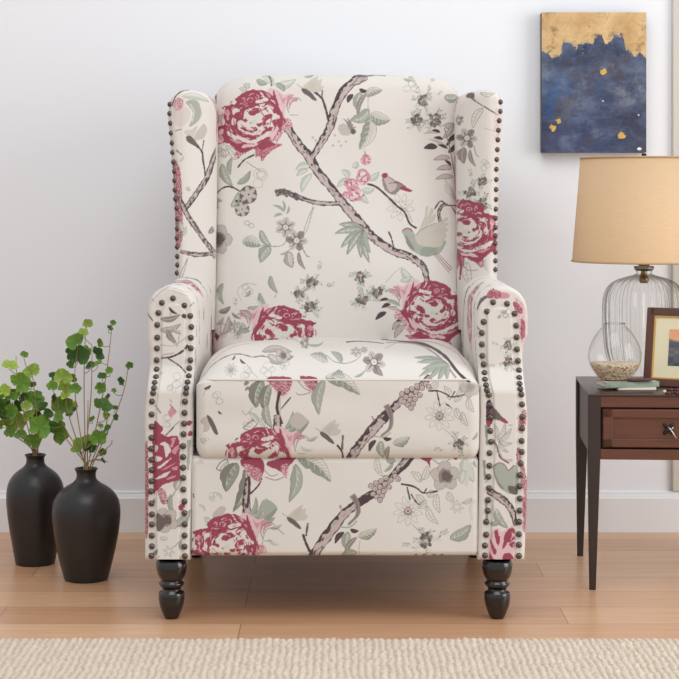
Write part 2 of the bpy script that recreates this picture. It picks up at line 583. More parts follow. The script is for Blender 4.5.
        for k in range(80):  # fine strokes following the petals
            a = self.rng.uniform(0, 6.28)
            d = self.rng.uniform(.35, .95)
            x, y = 252 + math.cos(a) * 30 * d, 119 + math.sin(a) * 24 * d
            if y < 108 and x < 270 and k % 3:
                continue
            b = a + 1.57 + self.rng.uniform(-.5, .5)
            l = self.rng.uniform(.8, 2.6)
            self.stroke([(x - math.cos(b) * l, y - math.sin(b) * l), (x, y + .6), (x + math.cos(b) * l, y + math.sin(b) * l)], .75, self.rng.choice(['cream', 'pinkl', 'rasp', 'rasp2', 'pink']), .2, .2)
        self.M = keep

    def bird(self, ox=0, oy=0, s=1, flip=False):
        keep = self.M
        self.T(ox, oy, s, flip, 395, 185)
        Z = lambda L: [(380 + a / 7.544, 155 + b / 7.544) for a, b in L]
        self.poly(Z([(15, 165), (40, 148), (90, 180), (150, 210), (195, 245), (150, 262), (110, 295), (80, 297), (40, 268), (18, 220)]), 'taupe')
        self.poly(Z([(30, 180), (60, 168), (115, 212), (125, 238), (92, 275), (60, 265)]), 'mauve')
        self.poly(Z([(170, 238), (238, 266), (215, 278), (150, 258)]), 'rasp', .2)
        self.poly(Z([(8, 160), (20, 138), (45, 138), (55, 155), (35, 175)]), 'rasp', .2)
        self.line(Z([(65, 215), (110, 208), (140, 210), (190, 240)]), 'rasp2', .7)
        self.M = keep

    def flyer(self, ox=0, oy=0, s=1, flip=False):
        keep = self.M
        self.T(ox, oy, s, flip, 425, 235)
        Z = lambda L: [(380 + a / 7.544, 155 + b / 7.544) for a, b in L]
        self.poly(Z([(160, 575), (190, 548), (228, 553), (255, 590), (300, 640), (480, 640), (480, 690), (440, 740), (340, 765), (260, 730), (210, 690), (185, 620)]), 'sage')
        self.poly(Z([(185, 600), (225, 650), (260, 720), (215, 690), (190, 640)]), 'taupe', .3)
        self.poly(Z([(330, 690), (420, 700), (400, 750), (340, 760), (300, 740)]), 'sage2', .5, .6)
        self.poly(Z([(270, 600), (330, 470), (342, 385), (360, 400), (352, 470), (380, 400), (402, 418), (382, 468), (412, 440), (405, 495), (340, 545), (290, 595)]), 'tan', .3)
        self.poly(Z([(262, 605), (330, 545), (430, 510), (500, 470), (508, 490), (480, 512), (518, 515), (490, 545), (518, 562), (490, 588), (505, 602), (480, 640), (450, 690), (300, 680)]), 'tan', .3)
        self.line(Z([(270, 600), (300, 570), (350, 540), (420, 510)]), 'taupe', .6)
        for k in range(4):
            self.line(Z([(330 + 25 * k, 600 - 12 * k), (470, 545 + 18 * k)]), 'taupel', .45)
        self.line(Z([(165, 570), (190, 552), (222, 556), (240, 575)]), 'rasp', 1.0)
        for k in range(3):
            self.line(Z([(400 + 12 * k, 745 - 8 * k), (520 + 12 * k, 885 - 14 * k)]), 'taupe' if k != 1 else 'rasp', .7)
        self.M = keep

    def fern(self, spine, n, ln, col=('dark', 'mauve', 'taupe'), side=(-1, 1), w=4):
        P = self.smooth(spine, 8)
        self.line(P, 'taupe2', .7)
        for k in range(n):
            i = int((k + .5) / n * (len(P) - 2))
            a = math.atan2(P[i + 1][1] - P[i][1], P[i + 1][0] - P[i][0])
            for sd in side:
                b = a + sd * .9
                l = ln * self.rng.uniform(.75, 1.1)
                self.leaf(P[i][0], P[i][1], P[i][0] + math.cos(b) * l, P[i][1] + math.sin(b) * l, w * self.rng.uniform(.7, 1.1), self.rng.choice(col), .05 * sd)

    def posy(self, x, y, r):
        """Small ruffled pink bloom."""
        self.disc(x, y, r, 'pink', rag=.15)
        for k in range(int(7 + r)):
            a = self.rng.uniform(0, 6.28); d = r * self.rng.uniform(.05, .85)
            px, py = x + math.cos(a) * d, y + math.sin(a) * d
            q = r * self.rng.uniform(.25, .42)
            self.disc(px, py, q, self.rng.choice(['pinkl', 'pinkl', 'cream', 'pink']), q * .7, a + 1.5, .15)
            b = self.rng.uniform(0, 6.28)
            self.stroke([(px + q * math.cos(b + t), py + q * .8 * math.sin(b + t)) for t in (0, .6, 1.2, 1.8)], r * .15, self.rng.choice(['rasp', 'rasp', 'rasp2']), .1, .2)


def paint_back():
    c = Cloth(150, 20, 530, 400, 5, 3)
    # pale background drawing
    for x, y, r in ((258, 178, 12), (222, 150, 9), (250, 224, 6), (246, 290, 8), (410, 88, 8)):
        c.scrawl(x, y, r)
    c.oflower(400, 207, 14, None)
    for a in range(5):
        c.line([(444, 178 + a * 3), (452 + a, 190 + a * 3), (457, 203 + a * 2)], 'sage', .6)
    c.leaf(226, 158, 216, 148, 6, 'line'); c.leaf(236, 160, 226, 146, 7, 'line')
    # branches
    c.branch([(285, 124), (290, 131), (300, 146), (309, 156), (317.5, 171), (330.8, 187), (340, 198.7), (350.7, 212), (361.3, 224), (369.2, 233.2), (379.8, 242),
              (394, 251), (407, 255), (417, 261), (424, 268), (427, 282)], [7, 8, 8, 8.5, 8.5, 7.5, 8, 9, 8.5, 8, 8, 8, 7, 7, 6, 5])
    c.branch([(312, 158), (322.8, 140.3), (330, 127), (333.4, 113.7), (341.4, 95), (350.7, 84.6), (360, 78.5), (366, 79)], [5, 7, 8, 8, 8.5, 8.5, 9, 4])
    c.stroke([(358, 77), (366, 76.5), (376, 75), (386, 76)], 2.2, 'taupe2', .2, .6)
    c.outline([(352, 86), (360, 84), (367, 80), (365, 75), (361, 74)], 'taupe2', .6)
    c.branch([(294, 194.5), (308, 200), (321.5, 203), (340, 203)], [4.5, 3.6, 4.4, 3.4])
    c.stroke([(276, 193.5), (283, 191.5), (291, 194), (299, 199)], 7, 'taupe2', .5, 5)
    for k in range(26):
        t = c.rng.random()
        c.disc(276 + 23 * t, 193 + 5 * t * t + c.rng.uniform(-2.4, 2.2), .9, c.rng.choice(['mauve2', 'taupe', 'dark']))
    c.twig([(310, 89), (320, 97), (323, 101), (327, 114), (328, 120)], 2.2)
    c.twig([(322.5, 91), (322, 99)], 1.3, 'taupe2')
    c.branch([(440, 223), (438, 213), (441, 206), (447, 204)], [3.5, 3, 3, 2])
    c.twig([(434, 209), (440, 201), (447, 205), (456, 205.5)], 1.3); c.twig([(451, 206), (458, 217)], .9)
    c.twig([(367, 184), (376, 187), (388, 197.4), (396, 205.4), (404, 212), (409, 223), (416, 228)], 2.0)
    c.line([(399, 204), (407, 212), (412, 222)], 'mauve', 1.1)
    c.twig([(388, 231), (391, 238), (393, 246)], 1.2)
    # upper left
    c.leaf(257, 80, 268, 84, 6, 'sage'); c.leaf(275, 86, 296, 80, 8, 'pale'); c.leaf(274, 85, 262, 76, 6, 'pale'); c.leaf(285, 92, 276, 84, 5, 'sage')
    c.twig([(268, 75), (271, 80), (272, 87)], 1.3, 'taupe2')
    c.leaf(247, 92, 240, 89, 5, 'line'); c.leaf(250, 88, 244, 85, 5, 'line'); c.leaf(222, 116, 217, 122, 5, 'line')
    c.twig([(214, 92), (216, 103)], 2.5, 'taupe2', .4); c.disc(220, 84.5, 1.2, 'taupe2', .6)
    c.peony()
    c.leaf(232, 158, 231, 175, 5, 'sage'); c.leaf(222, 164, 233, 186, 9, 'sage'); c.leaf(238, 184, 251, 171, 6, 'sage')
    c.twig([(238, 168), (245, 160), (255, 155)], 1.4)
    c.line([(247, 162), (256, 168), (262, 172)], 'taupe', .6)
    c.twig([(214, 196), (223, 188), (232, 187), (243, 193)], 1.5)
    c.wheel(249, 194.5, 8.8); c.wheel(242.5, 209, 7.6)
    c.leaf(232, 207, 239, 192, 7, 'sage'); c.leaf(215, 198, 223, 201, 4, 'sage'); c.leaf(216, 198, 219, 209, 4, 'sage')
    c.disc(237, 201, 1.4, 'dark'); c.disc(241, 201, 1.3, 'taupe2')
    c.pansy(218, 239, 14)
    c.leaf(243, 241, 261, 246, 12, 'half', -.1); c.leaf(261, 230, 272, 246, 7, 'sage'); c.leaf(271, 246, 261, 262, 11, 'sage')
    c.line([(258, 244), (272, 246), (284, 244), (289, 233)], 'taupe', .6)
    c.leaf(285, 212, 273, 205, 3, 'sage'); c.leaf(284, 212, 283, 200, 3, 'sage'); c.leaf(287, 214, 289, 205, 2.5, 'sage'); c.leaf(283, 214, 274, 217, 3, 'sage')
    c.flower(286, 227, 10, 'taupel', .6); c.flower(297, 240, 10.5, 'taupe', .1)
    c.outline([(314, 205), (308, 228), (304, 233), (307, 222)], 'line', .5)
    for k in range(4):
        c.line([(312 - k, 210 + 5 * k), (316 - 2 * k, 207 + 5 * k)], 'linel', .4)
    c.leaf(289, 251, 293, 267, 10, 'grey'); c.leaf(299, 251, 306, 269, 4.5, 'taupe'); c.twig([(303, 248), (307, 255), (310, 256)], 1, 'taupe'); c.leaf(280, 254, 291, 248, 2.5, 'sage')
    # upper right
    c.bud(304, 88, 1.0)
    c.leaf(353, 95, 347.5, 104, 5, 'dark'); c.leaf(359, 90, 368, 92, 4.2, 'dark'); c.leaf(365, 97, 382, 91, 9, 'half', -.1); c.leaf(360, 93, 359, 113, 9, 'sage')
    c.leaf(366, 94, 357, 116, 5, 'taupe', .1); c.leaf(369, 110, 350, 121, 11, 'sage', -.15); c.leaf(370, 117, 359, 150, 15, 'half', -.1); c.leaf(370, 115, 390, 121, 13, 'half', .1)
    c.line([(368, 97), (368, 110), (371, 120)], 'sage', .6)
    c.poly([(338, 128), (343, 124), (349, 128), (350, 135), (344, 136), (340, 134)], 'taupel', .3)
    for x, y in ((343, 119), (347, 118), (350, 120), (353, 124), (356, 127), (355, 131)):
        c.leaf(349, 129, x, y, 2, 'taupe')
    c.disc(353, 132, 2.6, 'taupe2', rag=.2)
    for x, y in ((335, 136), (339, 142), (341, 146), (346, 142), (333, 146), (313, 138), (316, 141)):
        c.disc(x, y, 1.4, 'taupel', rag=.3)
    c.leaf(310, 166, 296, 170, 7, 'pale'); c.leaf(312, 174, 302, 192, 7, 'pale'); c.leaf(308, 170, 297, 176, 5, 'pale')
    c.leaf(304, 77, 315, 74, 3, 'sage')
    # pink spray
    for a in ((350, 180, 337, 187), (349, 178, 342, 170), (367, 180, 379, 172), (362, 190, 374, 189), (361, 193, 368, 203), (353, 168, 357, 162)):
        c.leaf(*a, 6, 'pale')
    for x, y, r in ((363, 177, 7.5), (351, 184, 6.5), (355, 194, 8), (346, 195, 4), (366, 160, 5.5)):
        c.posy(x, y, r)
    c.twig([(364, 150), (366, 158)], .5, 'rasp')
    c.bird()
    c.flyer()
    for tip, b in (((339, 224), 7), ((335, 233), 7), ((341, 247), 7), ((347, 254), 7), ((361, 257), 7), ((369, 262), 7), ((370, 252), 6)):
        c.leaf(364, 230, *tip, b, 'sage', .08)
    # sprays top right
    for x, y, r in ((423, 101, 6), (416, 121, 7), (434, 120, 7)):
        c.cluster(x, y, r)
    for x, y in ((408, 80), (416, 83), (430, 82), (419, 90), (428, 93), (436, 95)):
        c.sprig(x, y, 7, c.rng.uniform(-2.6, -.4))
    c.leaf(403, 79, 413, 80, 3, 'sage')
    c.leaf(444, 98, 459, 96, 9, 'sage')
    for a in ((440, 133, 422, 134.5, 3.2, 'mauve'), (449, 150, 427, 139, 3.4, 'mauve'), (444, 126, 455, 124, 6, 'mauve'), (450, 158, 433, 160, 5, 'mauve'),
              (452, 168, 436, 169.5, 5, 'mauve'), (453, 177, 435, 179, 5, 'mauve'), (443, 138, 454, 124, 5, 'grey'),
              (440, 132.5, 431, 130.5, 3, 'dark'), (443, 139.5, 433, 138, 3.4, 'dark'), (437, 147, 423, 148.5, 6.2, 'dark'), (447, 148.5, 437, 145, 3, 'dark'),
              (448, 141, 456, 133, 5, 'dark'), (448, 153, 455, 144, 4.5, 'dark'), (446, 146, 450, 139, 3, 'dark'), (451, 166, 444, 160, 3, 'dark'), (455, 160, 457, 148, 3, 'dark')):
        c.leaf(a[0], a[1], a[2], a[3], a[4], a[5], .08)
    c.line([(444, 128), (449, 146), (453, 166), (456, 186)], 'taupe', 1)
    # lower left
    c.leaf(223, 283, 224, 304, 6, 'sage', .2); c.leaf(219, 312, 231, 306, 5, 'green'); c.sprig(236, 306, 8, -1.6); c.leaf(271, 275, 278, 292, 5.5, 'sage'); c.twig([(278, 290), (275, 297)], .8, 'sage')
    c.leaf(260, 292, 270, 310, 5.5, 'sage'); c.leaf(248, 307, 264, 305, 5, 'sage'); c.leaf(246, 296, 251, 289, 4, 'sage'); c.line([(242, 300), (238, 290), (246, 283), (258, 284)], 'linel', .5)
    for k in range(7):
        c.outline([(222 + 4 * k + c.rng.uniform(-2, 2), 318 + c.rng.uniform(0, 12) + q) for q in (0, 4, 6)] + [(226 + 4 * k, 326)], 'taupe', .7)
    c.leaf(224, 334, 229, 316, 6, 'grey'); c.leaf(238, 338, 232, 322, 6, 'line'); c.disc(217, 337, 3, 'rasp2', rag=.4)
    c.cluster(312, 282, 6); c.cluster(300, 293, 5.5); c.cluster(311, 306, 6.5); c.sprig(318, 270, 9, -1.2); c.sprig(325, 285, 9, -.2)
    c.peony(28, 214, 1.0, True, False)
    for a in ((252, 318, 240, 310, 5, 'grey'), (250, 330, 236, 334, 5, 'sage'), (262, 308, 256, 298, 4, 'pale'), (216, 325, 224, 316, 4, 'grey'), (232, 312, 242, 318, 3, 'taupe'), (218, 300, 214, 290, 4, 'pale')):
        c.leaf(*a)
    for x, y in ((232, 328), (222, 334), (244, 326), (238, 336)):
        c.scrawl(x, y, 5)
    # lower right
    c.cluster(360, 277, 6); c.cluster(377, 291, 6); c.cluster(362, 298, 6.5)
    c.leaf(401, 268, 416, 281, 7, 'pale'); c.leaf(400, 280, 411, 276, 5, 'pale'); c.line([(385, 282), (394, 272), (402, 266)], 'linel', .5)
    for a in ((400, 305, 383, 299, 4, 'sage'), (402, 312, 384, 306, 4, 'mauve'), (388, 298, 379, 300, 3, 'dark'), (390, 303, 381, 307, 4, 'dark'), (386, 311, 375, 319, 5, 'dark'),
              (402, 318, 392, 329, 5, 'mauve'), (404, 324, 394, 337, 6, 'mauve'), (403, 318, 396, 321, 3, 'dark'), (398, 296, 388, 288, 5, 'pale')):
        c.leaf(*a, .08)
    c.peony(177, 190, 1.0, True, True)
    return c


def berry_patch(c, x, y):
    c.berries([(x + a, y + b) for a, b in ((0, 0), (5, -3), (10, -5), (4, 3), (9, 1), (14, -2), (15, -8), (20, -6), (2, 8), (8, 6), (13, 5), (18, 1), (6, 11), (11, 10), (9, 14), (24, -10), (27, -7))])


def paint_seat():
    c = Cloth(180, 320, 500, 475, 6, 5)
    # front face, below the seam
    c.leaf(262, 380, 256, 408, 15, 'green'); c.leaf(270, 384, 266, 414, 11, 'green'); c.leaf(266, 404, 272, 428, 8, 'sage')
    c.poly([(263, 398), (259, 400), (263, 405)], 'taupe', .3)
    for p in ([(267, 378), (291, 378), (289, 390), (282, 396), (274, 388)], [(300, 377), (317, 379), (316, 391), (309, 388)]):
        c.poly(p, 'rasp', .6); c.stip([(a, b + 4) for a, b in p], 'pinkl', .4)
    c.twig([(280, 391), (277, 408), (282, 424)], 3); c.twig([(291, 397), (281, 409)], 1.1); c.line([(280, 398), (280, 415)], 'mauve', 1.2)
    c.line([(297, 380), (304, 388), (311, 392), (300, 395), (296, 393)], 'taupe', .8)
    c.leaf(325, 378, 360, 395, 13, 'half', -.12); c.leaf(324, 380, 319, 415, 11, 'sage')
    c.leaf(204, 389, 211, 385, 3, 'dark'); c.scrawl(218, 398, 8); c.leaf(249, 382, 244, 386, 4, 'taupe'); c.leaf(250, 387, 245, 391, 3, 'taupe'); c.leaf(218, 411, 222, 414, 2, 'dark')
    c.line([(242, 410), (246, 415), (253, 407)], 'sage', .8); c.scrawl(248, 422, 7); c.scrawl(205, 440, 5); c.leaf(251, 421, 258, 416, 4, 'grey')
    c.poly([(200, 421), (207, 416), (211, 422), (209, 430), (203, 432), (204, 426)], 'taupel', .2); c.poly([(207, 415), (212, 419), (218, 433), (215, 434), (209, 423)], 'taupe2', .2)
    c.line([(203, 396), (206, 390), (209, 388)], 'linel', .5)
    # trunk behind the bloom
    c.branch([(280, 445), (277, 430), (277, 415)], [9, 8, 6])
    for a in ((288, 433, 297, 414), (290, 436, 303, 419), (285, 430, 293, 411), (292, 438, 302, 431)):
        c.leaf(*a, 5, 'sage')
    c.poly([(290, 420), (297, 412), (306, 418), (309, 422), (301, 429), (293, 427)], 'taupel', .3); c.poly([(300, 430), (307, 423), (309, 422), (306, 428), (298, 435)], 'sage2', .3)
    c.leaf(264, 428, 258, 418, 5, 'line'); c.bud(322, 431, .95); c.twig([(337, 445), (342, 452), (343, 460)], 2); c.twig([(343, 435), (342, 450)], 2, 'taupe2')
    c.outline([(243, 428), (250, 422), (256, 418), (257, 424), (250, 430)], 'taupe2', .8)
    for a in ((258, 424, 248, 412, 5, 'pale'), (306, 440, 318, 436, 4, 'grey'), (300, 446, 314, 450, 4, 'pale')):
        c.leaf(*a)
    c.peony(5, 338, 1.04)
    # trunk to the right
    c.branch([(349, 461), (357, 448), (366, 437), (380, 421), (390, 411)], [9, 9, 9, 10, 8])
    c.branch([(388, 413), (396, 405), (406, 396), (420, 386), (430, 376)], [7, 7, 7, 6, 5])
    c.stroke([(384, 421), (392, 409)], 7, 'dark', .4, 6)
    c.stroke([(386, 405), (391, 416), (390, 428), (381, 436)], 6, 'taupe', .2, 2); c.line([(387, 406), (391, 417), (389, 428)], 'taupe2', .8)
    berry_patch(c, 402, 394)
    c.twig([(372, 416), (374, 421)], 2, 'mauve2'); c.leaf(376, 440, 369, 452, 5, 'dark'); c.leaf(383, 438, 392, 438.5, 4, 'dark'); c.leaf(381, 441, 384, 458, 8, 'sage'); c.leaf(389, 446, 388, 460, 5, 'taupe')
    c.leaf(393, 444, 410, 437, 9, 'half', .1); c.line([(373, 436), (384, 437), (391, 432)], 'sage', 1.2)
    c.twig([(428, 391), (438, 391), (446, 394), (452, 397), (468, 394)], 1.6); c.twig([(437, 392), (440, 406)], 1.2); c.twig([(452, 397), (455, 391)], 1); c.twig([(446, 404), (452, 408)], 1.6, 'dark2', .5)
    c.pansy(470, 387, 10, .5); c.poly([(458, 382), (470, 378), (480, 384), (477, 396), (468, 392)], 'taupel', .5, .7)
    c.oflower(439.5, 416, 15)
    for a in ((450, 400, 444, 386), (455, 402, 460, 388), (468, 398, 474, 412), (456, 408, 462, 420), (462, 412, 468, 426), (430, 388, 438, 380)):
        c.leaf(*a, 6, 'line')
    c.line([(443, 428), (451, 435), (458, 444)], 'sage', .7); c.sprig(450, 432, 8, .2); c.cluster(459, 445, 6); c.sprig(444, 450, 9, 3.3)
    c.leaf(472, 440, 478, 432, 3, 'sage')
    # the top, above the seam
    c.twig([(198, 372), (210, 361), (226, 355), (240, 354), (253, 357), (262, 356), (274, 359)], .9, 'taupe2')
    c.line([(203, 362), (222, 350), (250, 345)], 'taupel', .8); c.twig([(192, 385), (198, 374), (206, 364)], .8, 'taupe2')
    c.oflower(231, 370, 7); c.scrawl(245, 372, 8); c.scrawl(268, 370, 9); c.scrawl(285, 366, 6); c.leaf(232, 360, 235, 355, 2, 'dark'); c.leaf(240, 359, 246, 364, 2.4, 'dark')
    c.line([(246, 364), (252, 372), (258, 378)], 'linel', .5)
    c.leaf(262, 352, 292, 353, 6, 'grey', -.1); c.leaf(268, 355, 286, 362, 8, 'grey'); c.leaf(280, 357, 294, 357, 6, 'taupe'); c.pansy(283, 356, 7)
    c.flower(305, 344.5, 5, 'sage2', .2); c.leaf(308, 345, 324, 343, 2.6, 'sage'); c.leaf(300, 344, 285, 342, 2, 'pale')
    c.leaf(328, 364, 310, 356, 8.5, 'half', .1); c.leaf(342, 365, 331, 354, 6, 'sage'); c.line([(326, 357), (334, 364), (346, 366), (356, 363), (361, 358)], 'taupe', .6)
    c.flower(356, 354, 6, 'taupel', .5); c.flower(364, 352, 4, 'taupel'); c.flower(374, 364.5, 11, 'taupe', .2); c.leaf(345, 378, 331, 377, 9, 'half'); c.leaf(354, 378, 366, 371, 2.5, 'sage')
    c.stroke([(346, 343.5), (362, 343), (384, 346)], 1.2, 'taupe2', .15, .6)
    c.leaf(378, 370, 383, 377, 5, 'taupe')
    c.stroke([(380, 339.5), (400, 343), (425, 346), (445, 356), (458, 370), (470, 380)], 1.5, 'dark', .3, 4)
    c.stroke([(386, 345), (415, 346), (432, 352), (446, 364), (456, 377)], 1, 'mauve2', .2, 2.5)
    for tip in ((414, 358), (417, 363), (419, 377), (428, 380), (438, 381), (447, 379), (422, 370)):
        c.leaf(449, 364, *tip, 5, 'sage', .06)
    c.line([(385, 350), (400, 344)], 'linel', .5); c.line([(410, 341), (450, 346), (466, 358)], 'pink', 1)
    return c


def paint_foot():
    c = Cloth(175, 435, 500, 575, 6, 9)
    c.scrawl(200, 462, 4); c.leaf(220, 471, 226, 462, 5, 'line'); c.outline([(216, 469), (221, 462), (227, 460), (228, 467), (222, 471)], 'taupe2', .8); c.sprig(220, 474, 5, 1.2)
    c.leaf(237, 463, 226, 492, 17, 'green'); c.leaf(246, 468, 233, 512, 11, 'green', -.1); c.poly([(229, 473), (226, 477), (231, 478)], 'taupe', .2)
    c.branch([(250, 535), (247, 515), (246, 497), (248, 478)], [9, 8.5, 7, 4])
    c.twig([(262, 478), (258, 486), (250, 494)], 1.5); c.twig([(249, 476), (249, 494), (247, 508)], 2.4)
    p = [(240, 462), (248, 456), (258, 456), (264, 463), (263, 474), (258, 482), (250, 476), (244, 468)]
    c.poly(p, 'rasp', .6); c.stip([(243, 464), (258, 468), (263, 476), (258, 484), (250, 478)], 'pinkl', .5)
    p = [(266, 464), (278, 459), (292, 456), (298, 456), (288, 468), (287, 478), (281, 472)]
    c.poly(p, 'rasp', .6); c.stip([(281, 466), (288, 464), (288, 477), (283, 476)], 'pinkl', .5)
    c.line([(264, 470), (271, 476), (278, 474)], 'taupe', .7); c.line([(265, 477), (275, 480), (284, 477)], 'taupe', .9)
    c.leaf(297, 457, 331, 482, 16, 'half', -.12); c.leaf(296, 464, 289, 502, 12, 'sage', -.1)
    c.leaf(222, 500, 214, 492, 4, 'pale'); c.scrawl(214, 497, 6); c.twig([(193, 494), (194, 498)], 1, 'dark')
    c.leaf(214, 520, 222, 507, 7, 'line'); c.leaf(208, 523, 205, 517, 5, 'line'); c.poly([(212, 516), (219, 507), (226, 508), (222, 516)], 'taupel', .3)
    for a in ((252, 521, 263, 500), (255, 523, 270, 506), (250, 517, 256, 497), (258, 524, 275, 517)):
        c.leaf(*a, 5, 'sage')
    c.poly([(261, 508), (265, 499), (272, 502), (278, 509), (270, 514), (264, 513)], 'sage', .3); c.poly([(262, 522), (270, 513), (277, 508), (274, 515), (265, 524)], 'sage2', .3)
    c.bud(289, 516, .95); c.twig([(303, 534), (306, 543), (312, 556)], 2.4); c.twig([(308, 523), (306, 536)], 2, 'taupe2')
    for a in ((270, 528, 282, 524, 4, 'grey'), (268, 538, 280, 545, 4, 'pale'), (205, 512, 198, 504, 4, 'pale')):
        c.leaf(*a)
    c.line([(262, 545), (266, 530), (276, 528), (284, 534)], 'line', .7)
    c.peony(-28, 425, 1.04)
    c.branch([(310, 562), (318, 548), (332, 529), (344, 514), (356, 504)], [9.5, 9.5, 10, 9, 8])
    c.branch([(354, 505), (366, 497), (378, 490), (392, 476), (408, 457), (414, 450)], [7, 7, 6, 6, 6, 5])
    c.stroke([(358, 504), (368, 498), (378, 492)], 7.5, 'dark', .4, 6); c.stroke([(395, 476), (406, 466), (414, 456)], 3, 'dark', .3, 4)
    c.stroke([(352, 495), (357, 503), (358, 514), (348, 525)], 6.5, 'taupe', .2, 2); c.line([(353, 496), (357, 505), (356, 516)], 'taupe2', .9)
    berry_patch(c, 371, 486)
    c.twig([(340, 505), (341, 509)], 2, 'mauve2'); c.leaf(344, 532, 335, 544, 5.5, 'dark'); c.leaf(350, 529.5, 359, 531, 4.4, 'dark'); c.leaf(348, 532, 349, 552, 9, 'sage')
    c.leaf(357, 537, 345, 557, 5.5, 'taupe'); c.leaf(358, 537, 377, 529, 9.5, 'half', .1); c.leaf(357, 552, 340, 560, 8, 'sage'); c.line([(339, 527), (350, 527), (357, 521)], 'sage', 1.5)
    c.line([(360, 540), (360, 555), (376, 554)], 'linel', .6)
    c.leaf(377, 457, 383, 477, 6, 'line'); c.leaf(384, 472, 394, 459, 4, 'sage'); c.leaf(386, 458, 396, 461, 6, 'sage'); c.scrawl(402, 462, 5)
    c.twig([(401, 484), (412, 486), (418, 489), (424, 493), (438, 491)], 1.7); c.twig([(407, 487), (410, 500)], 1.4); c.twig([(411, 494), (417, 503), (421, 504)], 1.5); c.twig([(424, 493), (427, 488)], 1)
    for a in ((421, 482, 411, 472), (422, 480, 427, 466), (437, 494, 440, 513), (428, 497, 432, 490), (427, 506, 438, 524), (423, 503, 416, 495), (418, 508, 426, 500), (448, 492, 454, 502)):
        c.leaf(*a, 6.5, 'line')
    c.oflower(408, 511, 15)
    p = [(417, 457), (432, 456), (430, 463), (431, 470), (427, 462)]
    c.poly(p, 'rasp', .5); c.poly([(452, 457), (458, 457), (456, 460)], 'rasp', .3); c.line([(433, 460), (441, 464), (450, 459)], 'sage2', 1)
    c.pansy(445, 476, 14, .9)
    for a in ((466, 458, 465, 476), (470, 466, 474, 482), (464, 470, 462, 484)):
        c.leaf(*a, 8, 'pale')
    c.stroke([(470, 462), (468, 474), (466, 486)], 6, 'sagel', .6, 3); c.leaf(474, 460, 477, 468, 3, 'sage2'); c.stroke([(474, 500), (470, 508), (472, 520)], 4, 'pale' if False else 'sagel', .4, 2)
    c.oflower(457, 507, 7, None, 7); c.leaf(463, 503, 472, 498, 4, 'line'); c.leaf(450, 539, 471, 525, 12, 'sage')
    c.cluster(426, 540, 8); c.sprig(412, 545, 9, 3.2); c.sprig(438, 535, 10, -.4); c.line([(410, 522), (416, 528), (422, 534)], 'sage', .7); c.sprig(417, 528, 7, .3)
    for x in (416, 424, 434, 442):
        c.disc(x, 556, 2, 'taupe', rag=.3)
    return c


